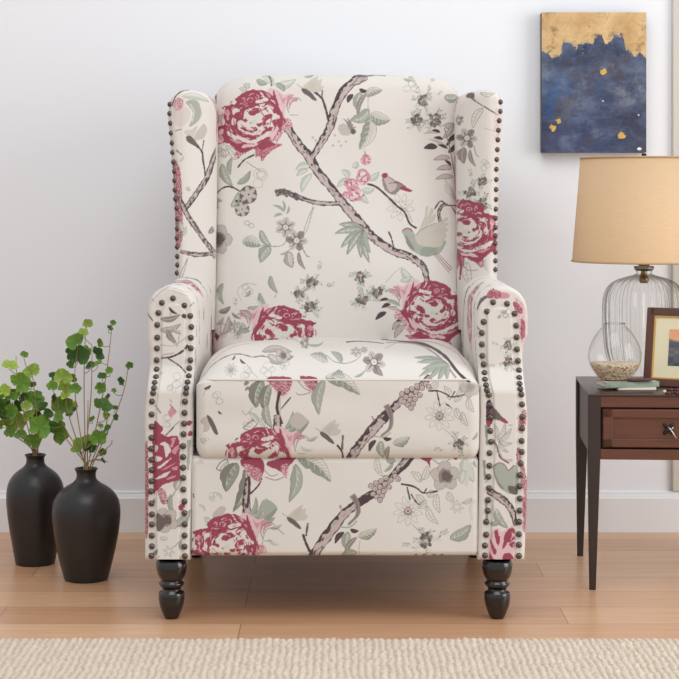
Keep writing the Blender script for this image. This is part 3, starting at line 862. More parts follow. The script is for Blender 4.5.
def paint_larm():
    c = Cloth(125, 270, 225, 575, 6, 11)
    for p in ([(144, 452), (148, 448), (148, 530), (144, 530)],):
        c.stip(p, 'rasp', .75)
    c.leaf(169, 307, 178, 314, 3, 'dark'); c.leaf(182, 317, 186, 314, 5, 'dark'); c.leaf(160, 319, 181, 314, 6, 'taupe'); c.leaf(160, 330, 181, 324, 6, 'grey'); c.leaf(167, 329, 177, 343, 6, 'taupe'); c.leaf(172, 326, 182, 334, 4, 'grey')
    for a in ((176, 345, 166, 336), (176, 345, 188, 336), (175, 346, 160, 345), (178, 345, 180, 330)):
        c.line([a[:2], a[2:]], 'taupe', .5)
    c.twig([(161, 358), (170, 357), (178, 354), (184, 350)], 1.8); c.twig([(168, 358), (180, 366), (186, 373)], 1.3); c.line([(162, 355), (174, 353)], 'mauve', 1.6); c.twig([(185, 349), (188, 345)], 2.4, 'dark')
    c.twig([(147, 313), (153, 321)], 1.3); c.twig([(190, 306), (195, 302)], .9)
    c.scrawl(177, 380, 9); c.scrawl(173, 388, 6); c.sprig(157, 376, 7, -.6); c.twig([(155, 405), (161, 413)], 1.5, 'taupe')
    c.poly([(168, 413), (172, 406), (175, 411), (179, 410), (174, 415), (171, 417)], 'pink', .4); c.twig([(170, 404), (176, 411)], .8, 'taupe2')
    c.line([(168, 433), (174, 426), (180, 421)], 'taupe', .8); c.scrawl(168, 421, 8); c.twig([(166, 435), (174, 427)], 1.5, 'taupe2')
    Z = lambda L: [(140 + a / 9.053, 415 + b / 9.053) for a, b in L]
    c.poly(Z([(120, 95), (190, 95), (212, 120), (190, 160), (220, 180), (250, 195), (330, 185), (350, 210), (358, 260), (362, 300), (360, 400), (362, 500), (350, 590), (250, 620), (200, 640), (150, 685), (120, 685)]), 'rasp', .5)
    for L in ([(178, 262), (228, 243), (262, 270), (282, 330), (262, 350), (240, 382), (224, 330), (212, 280)], [(140, 270), (166, 290), (152, 330), (136, 330)], [(148, 368), (202, 392), (180, 416), (140, 415)],
              [(150, 485), (200, 440), (275, 390), (280, 398), (205, 468)], [(140, 575), (225, 522), (276, 508), (240, 552), (160, 582)], [(200, 640), (260, 610), (340, 600), (300, 640), (220, 679)]):
        c.poly(Z(L), 'cream', .5)
    for L in ([(270, 292), (300, 228), (322, 222), (300, 282)], [(290, 322), (345, 268), (352, 300), (322, 352)], [(180, 502), (240, 470), (332, 428), (250, 482)], [(280, 215), (330, 200), (310, 240)], [(280, 480), (340, 460), (330, 500)], [(230, 580), (330, 540), (300, 570)]):
        c.poly(Z(L), 'pink', .4)
    c.stip([(157, 488), (165, 490), (168, 502), (162, 503)], 'rasp', .6)
    c.leaf(171, 494, 175, 516, 5, 'sage'); c.leaf(174, 526, 190, 510, 9, 'sage'); c.leaf(180, 480, 176, 490, 7, 'grey'); c.twig([(172, 497), (176, 490)], 1, 'taupe')
    c.pansy(166, 520, 12, .5); c.poly([(157, 513), (163, 517), (165, 524), (160, 531), (157, 528)], 'taupe2', .5)
    c.scrawl(164, 540, 5); c.oflower(169, 551, 6, None, 6); c.line([(174, 547), (180, 541), (184, 538)], 'taupe', .7)
    for x, y in ((189, 423), (190, 434), (181, 508), (183, 505)):
        c.disc(x, y, 2.6, 'rasp', rag=.3)
    c.stroke([(189, 440), (188, 470)], 4, 'sage', .5, 2); c.leaf(181, 540, 183, 552, 4, 'sage'); c.leaf(152, 555, 158, 549, 4, 'taupe'); c.leaf(152, 505, 154, 498, 3, 'taupe')
    for k in range(9):
        c.sprig(c.rng.uniform(149, 190), c.rng.uniform(292, 560), 4, c.rng.uniform(0, 6))
    # scroll top
    for k in range(6):
        c.line([(150 + 3 * k, 300 - 4 * k + 4), (165 + 3 * k, 290 - 2 * k), (188, 296 - 3 * k)], 'taupel', .7)
    return c


def paint_rarm():
    c = Cloth(450, 270, 550, 575, 6, 13)
    c.stroke([(474, 313), (480, 302), (487, 296)], 4, 'taupe2', .4, 3)
    c.poly([(487, 298), (489, 290), (497, 293), (505, 292), (510, 297), (502, 299), (494, 297)], 'pink', .6); c.stip([(487, 298), (491, 289), (500, 291), (500, 298)], 'rasp', .6)
    c.poly([(513, 302), (518, 303), (523, 311), (520, 314), (515, 309)], 'rasp', .5); c.poly([(521, 320), (525, 322), (525, 335), (521, 338)], 'rasp', .5); c.stip([(514, 300), (526, 310), (526, 345), (522, 345)], 'pink', .4)
    c.twig([(471, 320), (477, 327), (482, 332)], 1); c.scrawl(477, 334, 6); c.leaf(500, 312, 508, 309, 4, 'grey'); c.leaf(497, 318, 501, 314, 3, 'sage'); c.scrawl(508, 316, 6)
    c.cluster(508, 345, 5); c.cluster(508, 362, 5.5); c.sprig(499, 345, 7, 3.4); c.sprig(496, 365, 7, 3)
    c.poly([(488, 400), (492, 403), (493, 420), (487, 428), (486, 412)], 'dark', .6); c.poly([(492, 409), (507, 421), (505, 423), (491, 415)], 'rasp', .2); c.poly([(493, 407), (503, 419), (492, 418)], 'taupe2', .3); c.poly([(486, 421), (492, 420), (489, 428)], 'rasp', .5)
    for a in ((497, 440, 505, 422), (499, 441, 511, 428), (498, 441, 512, 443), (496, 438, 494, 424), (499, 442, 508, 452)):
        c.leaf(*a, 4, 'line')
    c.stroke([(493, 440), (499, 452), (503, 459), (512, 460)], 3, 'mauve', .2, 2); c.twig([(493, 441), (497, 446), (500, 457), (509, 463)], 1.4)
    c.poly([(493, 467), (499, 462), (505, 465), (508, 470), (514, 465), (518, 470), (519, 490), (512, 494), (503, 490), (496, 480)], 'sage', .3)
    c.poly([(494, 470), (498, 480), (504, 489), (499, 487), (495, 478)], 'taupe', .3); c.line([(493, 467), (499, 462.5), (505, 465), (508, 470), (514, 465)], 'rasp', .8); c.poly([(508, 486), (516, 487), (518, 494), (510, 493)], 'taupe2', .4)
    c.branch([(488, 490), (498, 496), (507, 503), (513, 513), (516, 526)], [6, 7, 7, 6, 3])
    c.leaf(495, 508, 508, 528, 8, 'sage'); c.leaf(490, 524, 500, 520, 5, 'sage'); c.leaf(492, 505, 499, 512, 3, 'pale')
    Z = lambda L: [(465 + a / 9.053, 490 + b / 9.053) for a, b in L]
    c.poly(Z([(230, 400), (290, 340), (330, 380), (400, 330), (450, 340), (455, 640), (220, 640)]), 'pinkl', .5)
    for L in ([(265, 380), (290, 355), (300, 400), (318, 430), (300, 500), (275, 440)], [(340, 520), (360, 400), (400, 350), (440, 345), (452, 380), (420, 410), (450, 440), (400, 470), (380, 480), (352, 520)],
              [(228, 440), (255, 490), (285, 545), (275, 580), (250, 560)], [(335, 620), (350, 580), (390, 565), (430, 590), (440, 640), (360, 640)], [(225, 560), (240, 600), (290, 640), (230, 635)], [(400, 490), (445, 460), (450, 500), (425, 520)]):
        c.poly(Z(L), 'rasp', .5)
    for k in range(10):
        x = c.rng.uniform(492, 514); y = c.rng.uniform(532, 560)
        c.stroke([(x, y), (x + c.rng.uniform(-2, 2), y + 4)], .9, c.rng.choice(['cream', 'rasp', 'cream']), .2, .2)
    for y0, y1, x in ((418, 432, 521), (448, 462, 519), (466, 486, 523), (480, 520, 526), (500, 530, 525), (410, 425, 524)):
        c.stip([(x - 2, y0), (x + 2.5, y0 + 2), (x + 2, y1), (x - 2, y1)], 'rasp', .6)
    for y0, y1, x in ((460, 480, 484), (425, 445, 486), (500, 520, 486)):
        c.stroke([(x, y0), (x + 1, y1)], 3, c.rng.choice(['sage', 'pink', 'sage2']), .5, 2)
    for k in range(9):
        c.sprig(c.rng.uniform(484, 524), c.rng.uniform(292, 560), 4, c.rng.uniform(0, 6))
    return c


def paint_lwing():
    c = Cloth(140, 70, 250, 310, 6, 17)
    c.stip([(168, 168), (180, 168), (182, 240), (172, 240)], 'rasp', .7); c.stip([(170, 172), (180, 176), (180, 236), (174, 236)], 'pink', .4)
    c.poly([(186, 102), (196, 100), (201, 109), (200, 119), (189, 127), (193, 113)], 'sage', .3); c.leaf(182, 96, 209, 102, 6, 'pale', -.1); c.line([(190, 104), (194, 112), (192, 122)], 'cream', 1)
    c.twig([(172, 106), (175, 97), (181, 91), (189, 89)], 1.2); c.poly([(173, 103), (178, 98), (183, 104), (180, 110), (175, 110)], 'pinkl', .5); c.stip([(172, 101), (180, 98), (184, 104), (176, 111)], 'rasp', .3)
    c.poly([(173, 112), (182, 106), (190, 111), (188, 122), (178, 127)], 'mauve', .3, .35)
    c.poly([(193, 139), (203, 124), (207, 129), (206, 134), (202, 139)], 'taupel', .3); c.poly([(184, 132), (192, 129), (198, 126), (192, 138)], 'taupel', .3, .7); c.poly([(186, 137), (191, 136), (196, 142), (201, 149), (196, 147), (188, 142)], 'taupe2', .3); c.line([(175, 131), (182, 129)], 'taupe', .9)
    c.twig([(197, 146), (202, 152), (203, 160), (205, 172), (205, 182)], 1.6); c.twig([(204, 140), (202, 151)], 1.1, 'taupe2')
    c.branch([(220, 140), (213, 160), (207, 178), (199, 190), (190, 203), (186, 208)], [3, 4.5, 5, 5, 5, 4])
    c.branch([(177, 192), (182, 203), (188, 216), (195, 226), (203, 238), (212, 250), (216, 258)], [2.5, 4, 5, 4.5, 4, 4.5, 5])
    c.branch([(180, 251), (190, 253.5), (200, 254.5), (213, 253)], [2, 4, 4, 3.5])
    c.twig([(176, 150), (182, 155)], 1.6, 'taupe'); c.leaf(178, 162, 184, 155, 3, 'pale'); c.leaf(181, 236, 186, 227, 4, 'line'); c.leaf(180, 222, 184, 232, 5, 'pale')
    c.outline([(188, 257), (183, 275), (179, 278), (184, 266)], 'line', .5); c.scrawl(187, 190, 4); c.leaf(209, 234, 212, 226, 5, 'taupe')
    return c


def paint_rwing():
    c = Cloth(430, 70, 530, 310, 6, 19)
    c.twig([(468, 95), (476, 101), (485, 107), (498, 115)], 2.4, 'taupe2', 1.2); c.line([(473, 98), (484, 106)], 'cream', .8); c.poly([(466, 97), (468, 93), (474, 93), (474, 98)], 'taupe2', .4)
    c.leaf(480, 93, 495, 93, 4, 'line'); c.leaf(483, 108, 473, 128, 7, 'line'); c.flower(459, 120, 5, 'taupe', .4); c.flower(467, 138, 10, 'taupe', .1)
    c.leaf(464, 147, 464, 164, 10, 'taupe'); c.leaf(470, 149, 476, 167, 4.5, 'taupe'); c.line([(474, 146), (476, 154), (479, 157)], 'taupe', .8)
    c.line([(484, 128), (494, 131)], 'linel', .5); c.scrawl(484, 165, 7); c.sprig(471, 178, 8, -1.7)
    c.cluster(470, 192, 6.5, 4); c.cluster(482, 181, 5.5, 4); c.cluster(483, 204, 6, 4)
    c.peony(210, 109, 1.0, True, True)
    c.leaf(467, 262, 472, 285, 9, 'line'); c.line([(460, 262), (468, 270), (478, 270)], 'taupe', .7); c.stroke([(458, 255), (461, 265), (460, 280)], 2.5, 'rasp', .3, 1.5)
    c.leaf(486, 258, 488, 272, 4, 'pale'); c.stip([(496, 108), (500, 118), (498, 140), (494, 135)], 'pink', .3)
    return c


def paint_plain():
    """All-over repeat for the sides, tops and backs of the chair."""
    c = Cloth(0, 0, 420, 300, 3, 23)
    c.branch([(10, 290), (70, 230), (120, 190), (180, 120), (260, 60), (330, 10)], [9, 9, 8, 8, 7, 6])
    c.branch([(160, 145), (220, 150), (300, 190), (380, 210)], [6, 5, 4, 3])
    for x, y, f in ((70, 90, False), (300, 250, True), (380, 90, False), (180, 230, True)):
        c.peony(x - 255, y - 122, .95, f)
    for k in range(46):
        x, y = c.rng.uniform(8, 412), c.rng.uniform(8, 292)
        q = c.rng.randrange(6)
        a = c.rng.uniform(0, 6.28)
        if q < 2:
            c.leaf(x, y, x + 18 * math.cos(a), y + 18 * math.sin(a), c.rng.uniform(5, 9), c.rng.choice(['sage', 'half', 'pale', 'taupe', 'line']))
        elif q == 2: c.flower(x, y, 9)
        elif q == 3: c.cluster(x, y, 6)
        elif q == 4: c.scrawl(x, y, 9)
        else: c.fern([(x, y), (x + 10 * math.cos(a), y + 10 * math.sin(a)), (x + 24 * math.cos(a), y + 24 * math.sin(a))], 5, 9)
    return c


# ------------------------------------------------------------------ the armchair
CLOTH = attr_mat('floral_cloth', .88, .15, .12, 1400)
CB, CS, CF = paint_back(), paint_seat(), paint_foot()
CLA, CRA, CLW, CRW, CP = paint_larm(), paint_rarm(), paint_lwing(), paint_rwing(), paint_plain()


def pick(c, u, v, wrap=False):
    """Ink at print coordinates: mean of a small block."""
    x = (np.asarray(u) - c.x0) * c.R; y = (np.asarray(v) - c.y0) * c.R
    out = 0
    for dx, dy in ((-.8, -.8), (.8, -.8), (-.8, .8), (.8, .8)):
        i = np.floor(x + dx).astype(int); j = np.floor(y + dy).astype(int)
        if wrap:
            i, j = i % c.w, j % c.h
        else:
            i, j = np.clip(i, 0, c.w - 1), np.clip(j, 0, c.h - 1)
        out = out + c.a[j, i]
    return out / 4


def ip(x, tab):
    return np.interp(x, [t[0] for t in tab], [t[1] for t in tab])


def pillow(name, cloth, Lf, Rf, top, bot, yf, yb, r, rpx, nx, ny, parent, bulge=None, roundb=True, wrink=0.0, seed=0, n=26):
    """Upholstered pad: a printed, softly edged front and a skirt running back to yb."""
    a = np.linspace(0, 1, nx)[None, :]
    b = np.linspace(0, 1, ny)[:, None]
    a = a - .035 * np.sin(2 * PI * a)
    tp = top(a)
    py = bot + (tp - bot) * b
    L, R = Lf(py), Rf(py)
    px = L + (R - L) * a
    y0 = yf(px, py)
    s = F / (D0 + y0)
    X = (px - HX) / s; Z = H - (py - HY) / s
    q = np.maximum(0, 1 - (px - L) / rpx) ** 2 + np.maximum(0, 1 - (R - px) / rpx) ** 2 + np.maximum(0, 1 - (py - tp) / rpx) ** 2
    if roundb:
        q = q + np.maximum(0, 1 - (bot - py) / rpx) ** 2
    q = np.minimum(1, q)
    Y = y0 + r * (1 - np.sqrt(1 - q))
    # corners shrink inward a little so the outline is rounded
    if bulge is not None:
        Y = Y + bulge(a, b, px, py)
    if wrink:
        rs = np.random.RandomState(seed)
        for k in range(10):
            f1, f2, ph = rs.uniform(-.06, .06), rs.uniform(-.05, .05), rs.uniform(0, 6.28)
            Y = Y + wrink / 3 * np.sin(px * f1 + py * f2 + ph)
    C = pick(cloth, px, py)
    V = [np.stack([X, Y, Z], -1).reshape(-1, 3)]; K = [C.reshape(-1, 3)]
    Fc = [grid_faces(ny, nx)]
    idx = np.arange(ny * nx).reshape(ny, nx)
    loop = np.concatenate([idx[:, 0], idx[-1, 1:], idx[::-1, -1][1:], idx[0, ::-1][1:-1]])
    base = V[0][loop]
    arc = np.concatenate([[0], np.cumsum(np.linalg.norm(np.diff(base, axis=0), axis=1))])
    rows = []
    cc = []
    for k in range(n):
        t = k / (n - 1)
        p = base.copy(); p[:, 1] = base[:, 1] + (yb - base[:, 1]) * t
        rows.append(p)
        cc.append(pick(CP, arc * 500 + seed * 37, 150 + (p[:, 1]) * 500, True))
    cc[0] = K[0][loop]
    V.append(np.stack(rows).reshape(-1, 3)); K.append(np.stack(cc).reshape(-1, 3))
    Fc.append(grid_faces(n, len(loop), ny * nx, False, True))
    # closing face at the back as a coarse fan of quads
    off = ny * nx + (n - 1) * len(loop)
    m = len(loop)
    Fc.append(np.array([[off + k, off + k + 1, off + m - 2 - k, off + m - 1 - k] for k in range(m // 2 - 1)]))
    return mesh_np(name, np.concatenate(V), np.concatenate(Fc), CLOTH, parent, np.concatenate(K), dye=.92), (lambda X_, Y_: None)


chair = thing('recliner_armchair', 'large wingback armchair in cream cloth printed with raspberry peonies, birds and branches', 'armchair', (0, .3, 0))

# --- arms
def arm_y(px, py):
    t = np.clip((394 - py) / 30, 0, 1)
    return -.03 + .04 * (t * t * (3 - 2 * t))


LL = [(288, 147), (300, 147), (340, 147.2), (350, 149.2), (370, 149), (392, 146.4), (415, 144.3), (560, 144.5)]
LR = [(288, 195), (340, 195), (372, 194), (392, 193), (420, 193.2), (480, 191.5), (560, 190)]
RL = [(288, 477), (340, 477), (372, 478.5), (392, 480), (430, 480), (500, 479), (560, 478)]
RR = [(288, 528), (335, 528), (350, 522.8), (372, 523.5), (392, 526), (420, 528), (500, 527.5), (560, 525)]


def arm_top(pk, sh):
    return lambda a: sh - (sh - pk) * np.sqrt(np.maximum(0, 1 - np.abs(2 * a - 1) ** 2.2))


arm_l, _ = pillow('arm', CLA, lambda p: ip(p, LL), lambda p: ip(p, LR), arm_top(286.5, 312), 560.5, arm_y, .62, .010, 5, 104, 560, chair, seed=1, n=100, wrink=.001)
arm_r, _ = pillow('arm', CRA, lambda p: ip(p, RL), lambda p: ip(p, RR), arm_top(286.5, 314), 560.5, arm_y, .62, .010, 5, 106, 560, chair, seed=2, n=100, wrink=.001)

# raised front strips between the two rows of nails
def strip(cloth, xl, xr, top, bot, parent, seed):
    ny, nx = 420, 60
    b = np.linspace(0, 1, ny)[:, None]; a = np.linspace(0, 1, nx)[None, :]
    tp = top(a); py = bot + (tp - bot) * b
    L, R = ip(py, xl), ip(py, xr)
    px = L + (R - L) * a
    y0 = arm_y(px, py); s = F / (D0 + y0)
    e = np.minimum(np.minimum(px - L, R - px), py - tp)
    Y = y0 - .0035 * np.sqrt(1 - (1 - np.clip(e / 2.2, 0, 1)) ** 2) + .0006
    P = np.stack([(px - HX) / s, Y, H - (py - HY) / s], -1)
    return mesh_np('front_panel', P, grid_faces(ny, nx), CLOTH, parent, pick(cloth, px, py), dye=.92)


strip(CLA, [(300, 161.5), (360, 161.3), (378, 160), (394, 157.4), (410, 156), (560, 156)], [(300, 186), (360, 185.6), (378, 184), (394, 181.5), (410, 180), (560, 179.6)], arm_top(303, 316), 559, arm_l, 3)
strip(CRA, [(300, 486.5), (360, 487), (378, 489), (394, 493), (430, 494.6), (480, 493.4), (560, 490)], [(300, 512), (360, 513.5), (378, 514.5), (394, 517), (430, 517.4), (480, 515.5), (560, 514.5)], arm_top(307, 319), 559, arm_r, 4)

# --- wings
WLL = [(88, 168), (120, 167.4), (170, 171.8), (210, 174), (275, 175), (330, 175)]
WLR = [(88, 215.5), (330, 215)]
WRL = [(88, 456.5), (330, 458)]
WRR = [(88, 503.5), (120, 503.6), (170, 500), (210, 498.6), (275, 498), (330, 498)]


def wing_top(tab):
    return lambda a: np.interp(a, [t[0] for t in tab], [t[1] for t in tab])


def smooth_tab(tab):
    return [(p[0], p[1]) for p in catmull(tab, 8)]


TL = smooth_tab([(0, 112), (.02, 103), (.08, 96.5), (.2, 91.5), (.36, 89.3), (.55, 90), (.72, 92), (.86, 97), (.96, 106), (1, 116)])
TR = smooth_tab([(0, 110), (.03, 101), (.12, 95), (.3, 91.5), (.5, 89.6), (.7, 89), (.85, 91), (.95, 96), (1, 106)])
def wl_y(px, py): return .40 + .055 * np.clip((px - 182) / 33, 0, 1) ** 1.6
def wr_y(px, py): return .40 + .055 * np.clip((491 - px) / 34, 0, 1) ** 1.6
wing_l, _ = pillow('wing', CLW, lambda p: ip(p, WLL), lambda p: ip(p, WLR), wing_top(TL), 330, wl_y, .66, .022, 9, 110, 420, chair, seed=5, n=100, roundb=False)
wing_r, _ = pillow('wing', CRW, lambda p: ip(p, WRL), lambda p: ip(p, WRR), wing_top(TR), 330, wr_y, .66, .022, 9, 110, 420, chair, seed=6, n=100, roundb=False)

# --- back
TB = smooth_tab([(0, 103), (.015, 94), (.05, 83), (.1, 78), (.18, 75.5), (.4, 74.3), (.65, 74.6), (.84, 76.5), (.92, 80), (.965, 87), (.99, 97), (1, 108)])
def back_y(px, py): return .45 + .11 * np.clip((350 - py) / 276, 0, 1.05)
def back_b(a, b, px, py): return -.038 * (1 - np.abs(2 * a - 1) ** 3) * (1 - np.clip((py - 210) / 180, -1, 1) ** 4)
back, _ = pillow('backrest', CB, lambda p: p * 0 + 211.0, lambda p: p * 0 + 463.5, wing_top(TB), 372, back_y, .70, .035, 16, 540, 600, chair, bulge=back_b, seed=7, wrink=.0018, roundb=False)

# --- footrest panel
foot, _ = pillow('footrest_panel', CF, lambda p: 190.8 + 1.6 * np.maximum(0, 1 - np.minimum(np.abs(p - 457), np.abs(p - 556.5)) / 3.5) ** 2, lambda p: 478.6 - 2.2 * np.maximum(0, 1 - np.minimum(np.abs(p - 457), np.abs(p - 556.5)) / 5) ** 2, lambda a: 457 + 0 * a, 556.5, lambda px, py: -.03 + 0 * py, .08, .012, 6, 600, 230, chair, seed=8, wrink=.0012)

# --- seat cushion
def seat_mesh():
    prof = [(.06, 458.5), (-.012, 458.5), (-.030, 457), (-.038, 452), (-.041, 440), (-.042, 410), (-.041, 384), (-.0385, 380.2), (-.030, 375.5), (-.012, 368.5), (.02, 361), (.08, 354), (.2, 347.2), (.32, 342.8), (.45, 339.8), (.52, 339.5)]
    P = np.array(catmull([(y, p, H - (p - HY) / S(y)) for y, p in prof], 24))
    d = np.concatenate([[0], np.cumsum(np.hypot(np.diff(P[:, 0]), np.diff(P[:, 2])))])
    nt, nu = 420, 600
    # even steps along the photographed height keep the print crisp on the visible roll
    key = d * 260 + np.concatenate([[0], np.cumsum(np.abs(np.diff(P[:, 1])))]) * 1.0
    t = np.linspace(0, key[-1], nt)
    y = np.interp(t, key, P[:, 0])[:, None]; py = np.interp(t, key, P[:, 1])[:, None]; z = np.interp(t, key, P[:, 2])[:, None]
    u = np.linspace(-1, 1, nu)[None, :]; u = u + .05 * np.sin(PI * u)
    xl, xr = (195.6 - HX) / S(-.042), (480.2 - HX) / S(-.042)
    x = (xl + xr) / 2 + (xr - xl) / 2 * u
    e = np.minimum(x - xl, xr - x)
    k = 1 - np.clip(e / .075, 0, 1)
    drop = .046 * (1 - np.sqrt(np.maximum(0, 1 - k ** 2)))
    wt = np.clip((z - .436) / .035, 0, 1)
    k2 = 1 - np.clip(e / .02, 0, 1)
    Y = y + .018 * (1 - np.sqrt(np.maximum(0, 1 - k2 ** 2))) * (y < .1)
    # bottom corners of the front face rounded upward
    kb = np.clip(1 - e / .014, 0, 1) ** 2 * .012 * np.clip((456 - 444 - (456 - py)) / 12, 0, 1)
    Z = z - drop * wt + kb + .004 * np.exp(-((x - .02) / .16) ** 2) * wt
    rs = np.random.RandomState(3)
    for q in range(8):
        f1, f2, ph = rs.uniform(8, 26) * rs.choice([-1, 1]), rs.uniform(4, 22), rs.uniform(0, 6.28)
        Y = Y + .00035 * np.sin(x * f1 + z * f2 * 4 + ph); Z = Z + .0005 * np.sin(x * f1 + y * f2 + ph) * wt
    s = F / (D0 + y)
    C = pick(CS, HX + x * s, py + 0 * x)
    V = np.stack([x + 0 * y, Y + 0 * x, Z], -1)
    return mesh_np('seat_cushion', V, grid_faces(nt, nu, 0, True), CLOTH, chair, C, dye=.92), (xl, xr)


seat, (sx0, sx1) = seat_mesh()
CREAM = plain('cream_piping', (214, 208, 202), .85)
bm = bmesh.new()
zs = H - (380.0 - HY) / S(-.04)
tube(bm, [(sx0 + .0175, -.022, zs), (sx0 + .021, -.033, zs), (sx0 + .034, -.0395, zs), (0, -.0402, zs), (sx1 - .034, -.0395, zs), (sx1 - .021, -.033, zs), (sx1 - .0175, -.022, zs)], .0016, n=8)
put('piping', bm, CREAM, seat)

# --- carcass under the cushion, and the outside back
bm = bmesh.new()
box(bm, -.265, .085, .125, .262, .60, .40, .01)
put('base_frame', bm, plain('dust_cover', (120, 110, 102), .95), chair)
bm = bmesh.new()
box(bm, -.355, .615, .13, .355, .665, .60, .015, 3)
put('outer_back', bm, plain('cream_cloth', (206, 200, 194), .9, bump=.2, bscale=800), chair)

# --- turned feet
BLACK = plain('black_lacquer', (13, 12, 13), .2, coat=.5)
LEG = [(13.5, 559), (15.4, 562), (15.2, 568), (14, 574), (11.6, 578.5), (10.5, 579.5), (10.6, 580.5), (12.4, 582), (12.7, 583.5), (11.5, 585.5), (10.6, 586.2), (9.3, 588),
       (9.4, 590), (12.2, 591), (13.0, 593), (13.1, 598), (12.2, 604), (10.6, 609), (8.6, 614), (7.2, 616.8), (6.4, 617.8), (0, 617.8)]
for lx, ly in ((171.6, .002), (497.2, .002), (171.6, .56), (497.2, .56)):
    X = (lx - HX) / S(.002)
    prof = [(r / S(.002), max(0, H - (p - HY) / S(.002))) for r, p in LEG]
    prof[-1] = (0, 0); prof[-2] = (prof[-2][0], 0)
    bm = bmesh.new(); lathe(bm, prof, X, ly, 40)
    put('leg', bm, BLACK, chair)

# --- nailheads
BRONZE = plain('bronze_nail', (100, 90, 84), .27, .9, noise=.35, scale=400)
NL = [(173, 298.4), (161.9, 302.8), (158.3, 313), (157.2, 325), (157.2, 337.6), (156.9, 348.5), (156.6, 360.3), (156.6, 369.3), (155.9, 376.8), (154.6, 382.5), (154, 387.8), (153, 393),
      (151.9, 401.6), (151.5, 414.5), (151.6, 426.7), (151.4, 437.9), (151.1, 449), (151.4, 460), (151.5, 470.2), (151.3, 481.3), (150.7, 491.5), (151.4, 503.5), (151.8, 514.5), (151.6, 524.6), (151.6, 535.8), (151.8, 546.5), (151.3, 556),
      (184.4, 305.5), (190.2, 316), (191.2, 327), (190.8, 337.8), (190.7, 348.4), (190.4, 360.3), (189.3, 368.2), (188.8, 375.8), (187.5, 382), (186.4, 387.7), (185.8, 393), (184.8, 401.8), (184.4, 413), (184, 423.7),
      (183.5, 434.3), (183.1, 446.3), (183.1, 457.2), (183.1, 467.8), (183.1, 478), (183.3, 489.6), (184.4, 501.5), (184.4, 513.2), (184.7, 524.6), (184.5, 535.6), (184.5, 546.7), (184.8, 556.2)]
NR = [(493.1, 302.4), (486.9, 311.5), (483.6, 322), (481.8, 333), (481.8, 344.5), (482.2, 355.9), (483.6, 364.4), (484.5, 372.5), (484.9, 379.2), (486, 384.8), (486.9, 389.8), (488.7, 395), (489.5, 405), (490.2, 417.3), (490.2, 431),
      (490.7, 441.9), (489.5, 453.1), (489.3, 465.8), (488.5, 476.9), (489, 488.4), (488, 500.2), (487.8, 510.9), (486.3, 522), (486.1, 534.8), (484.9, 545.6), (485, 555.6),
      (507, 303.8), (514.6, 313.7), (516.3, 325.7), (516.7, 337.3), (517, 349.5), (518, 361), (519, 370), (519.2, 377.5), (519.6, 383.5), (520.4, 388.8), (521.4, 394.5), (522, 404.5), (522.2, 417), (522.2, 428.5), (521.7, 441), (521.8, 452), (520.8, 463.6), (520, 475.2), (519.7, 486.4), (519.9, 498.8), (519.8, 510.7), (519.3, 522), (519, 534.4), (519, 545), (519, 556)]
NWL = [(170, 104.4), (169.8, 113.6), (170.5, 123.3), (171.2, 133), (172.2, 143), (172.7, 152.5), (173.6, 162), (174.6, 171.4), (174.8, 180.6), (175, 190), (175.6, 199), (176.8, 208.2), (177.5, 219), (177.4, 228.8), (177.2, 238), (177.4, 247), (177.6, 256.4), (177.6, 265), (177.2, 273)]
NWR = [(500.2, 102), (500, 111.4), (499, 120.7), (498.2, 130.2), (497.6, 139.8), (497.1, 149.6), (496.5, 159.5), (496.1, 169.2), (496, 179.5), (495.8, 189.5), (495.7, 199.4), (495.4, 209.2), (495.2, 218.3), (495.2, 227.6), (495.1, 235.7), (495, 243.4), (495, 252.2), (495, 260.8), (495, 269.6)]
nail_me = None


def nail(px, py, y, tilt, parent, r=.0066):
    global nail_me
    if nail_me is None:
        bm = bmesh.new()
        lathe(bm, [(.0, .0042), (.0022, .0039), (.0042, .003), (.0056, .0016), (.0062, .0003), (.0064, -.0006), (.0058, -.002), (0, -.002)], 0, 0, 16)
        nail_me = bpy.data.meshes.new('nailhead'); bm.to_mesh(nail_me); bm.free()
        nail_me.polygons.foreach_set('use_smooth', [True] * len(nail_me.polygons)); nail_me.materials.append(BRONZE)
    o = bpy.data.objects.new('nailhead', nail_me)
    o.location = Vector(W(px, py, y)) - root_loc(parent)
    o.rotation_euler = (PI / 2 - tilt, 0, 0)
    o.scale = (.9, .9, 1)
    link(o, parent)


for L, par in ((NL, arm_l), (NR, arm_r)):
    for x, p in L:
        y = float(arm_y(x, np.float64(p)))
        dy = float(arm_y(x, np.float64(p - 1)) - arm_y(x, np.float64(p + 1))) / 2 * 540
        nail(x, p, y - .0005, math.atan(dy), par)
for L, par, xo_at in ((NWL, wing_l, lambda p: float(ip(p, WLL))), (NWR, wing_r, lambda p: float(ip(p, WRR)))):
    for x, p in L:
        d = abs(x - xo_at(p)); nail(x, p, .3998 + .022 * (1 - math.sqrt(1 - max(0, 1 - d / 9) ** 2)), 0, par)


# ------------------------------------------------------------------ room shell
YW = .853


def structure(o):
    o['kind'] = 'structure'
    return o


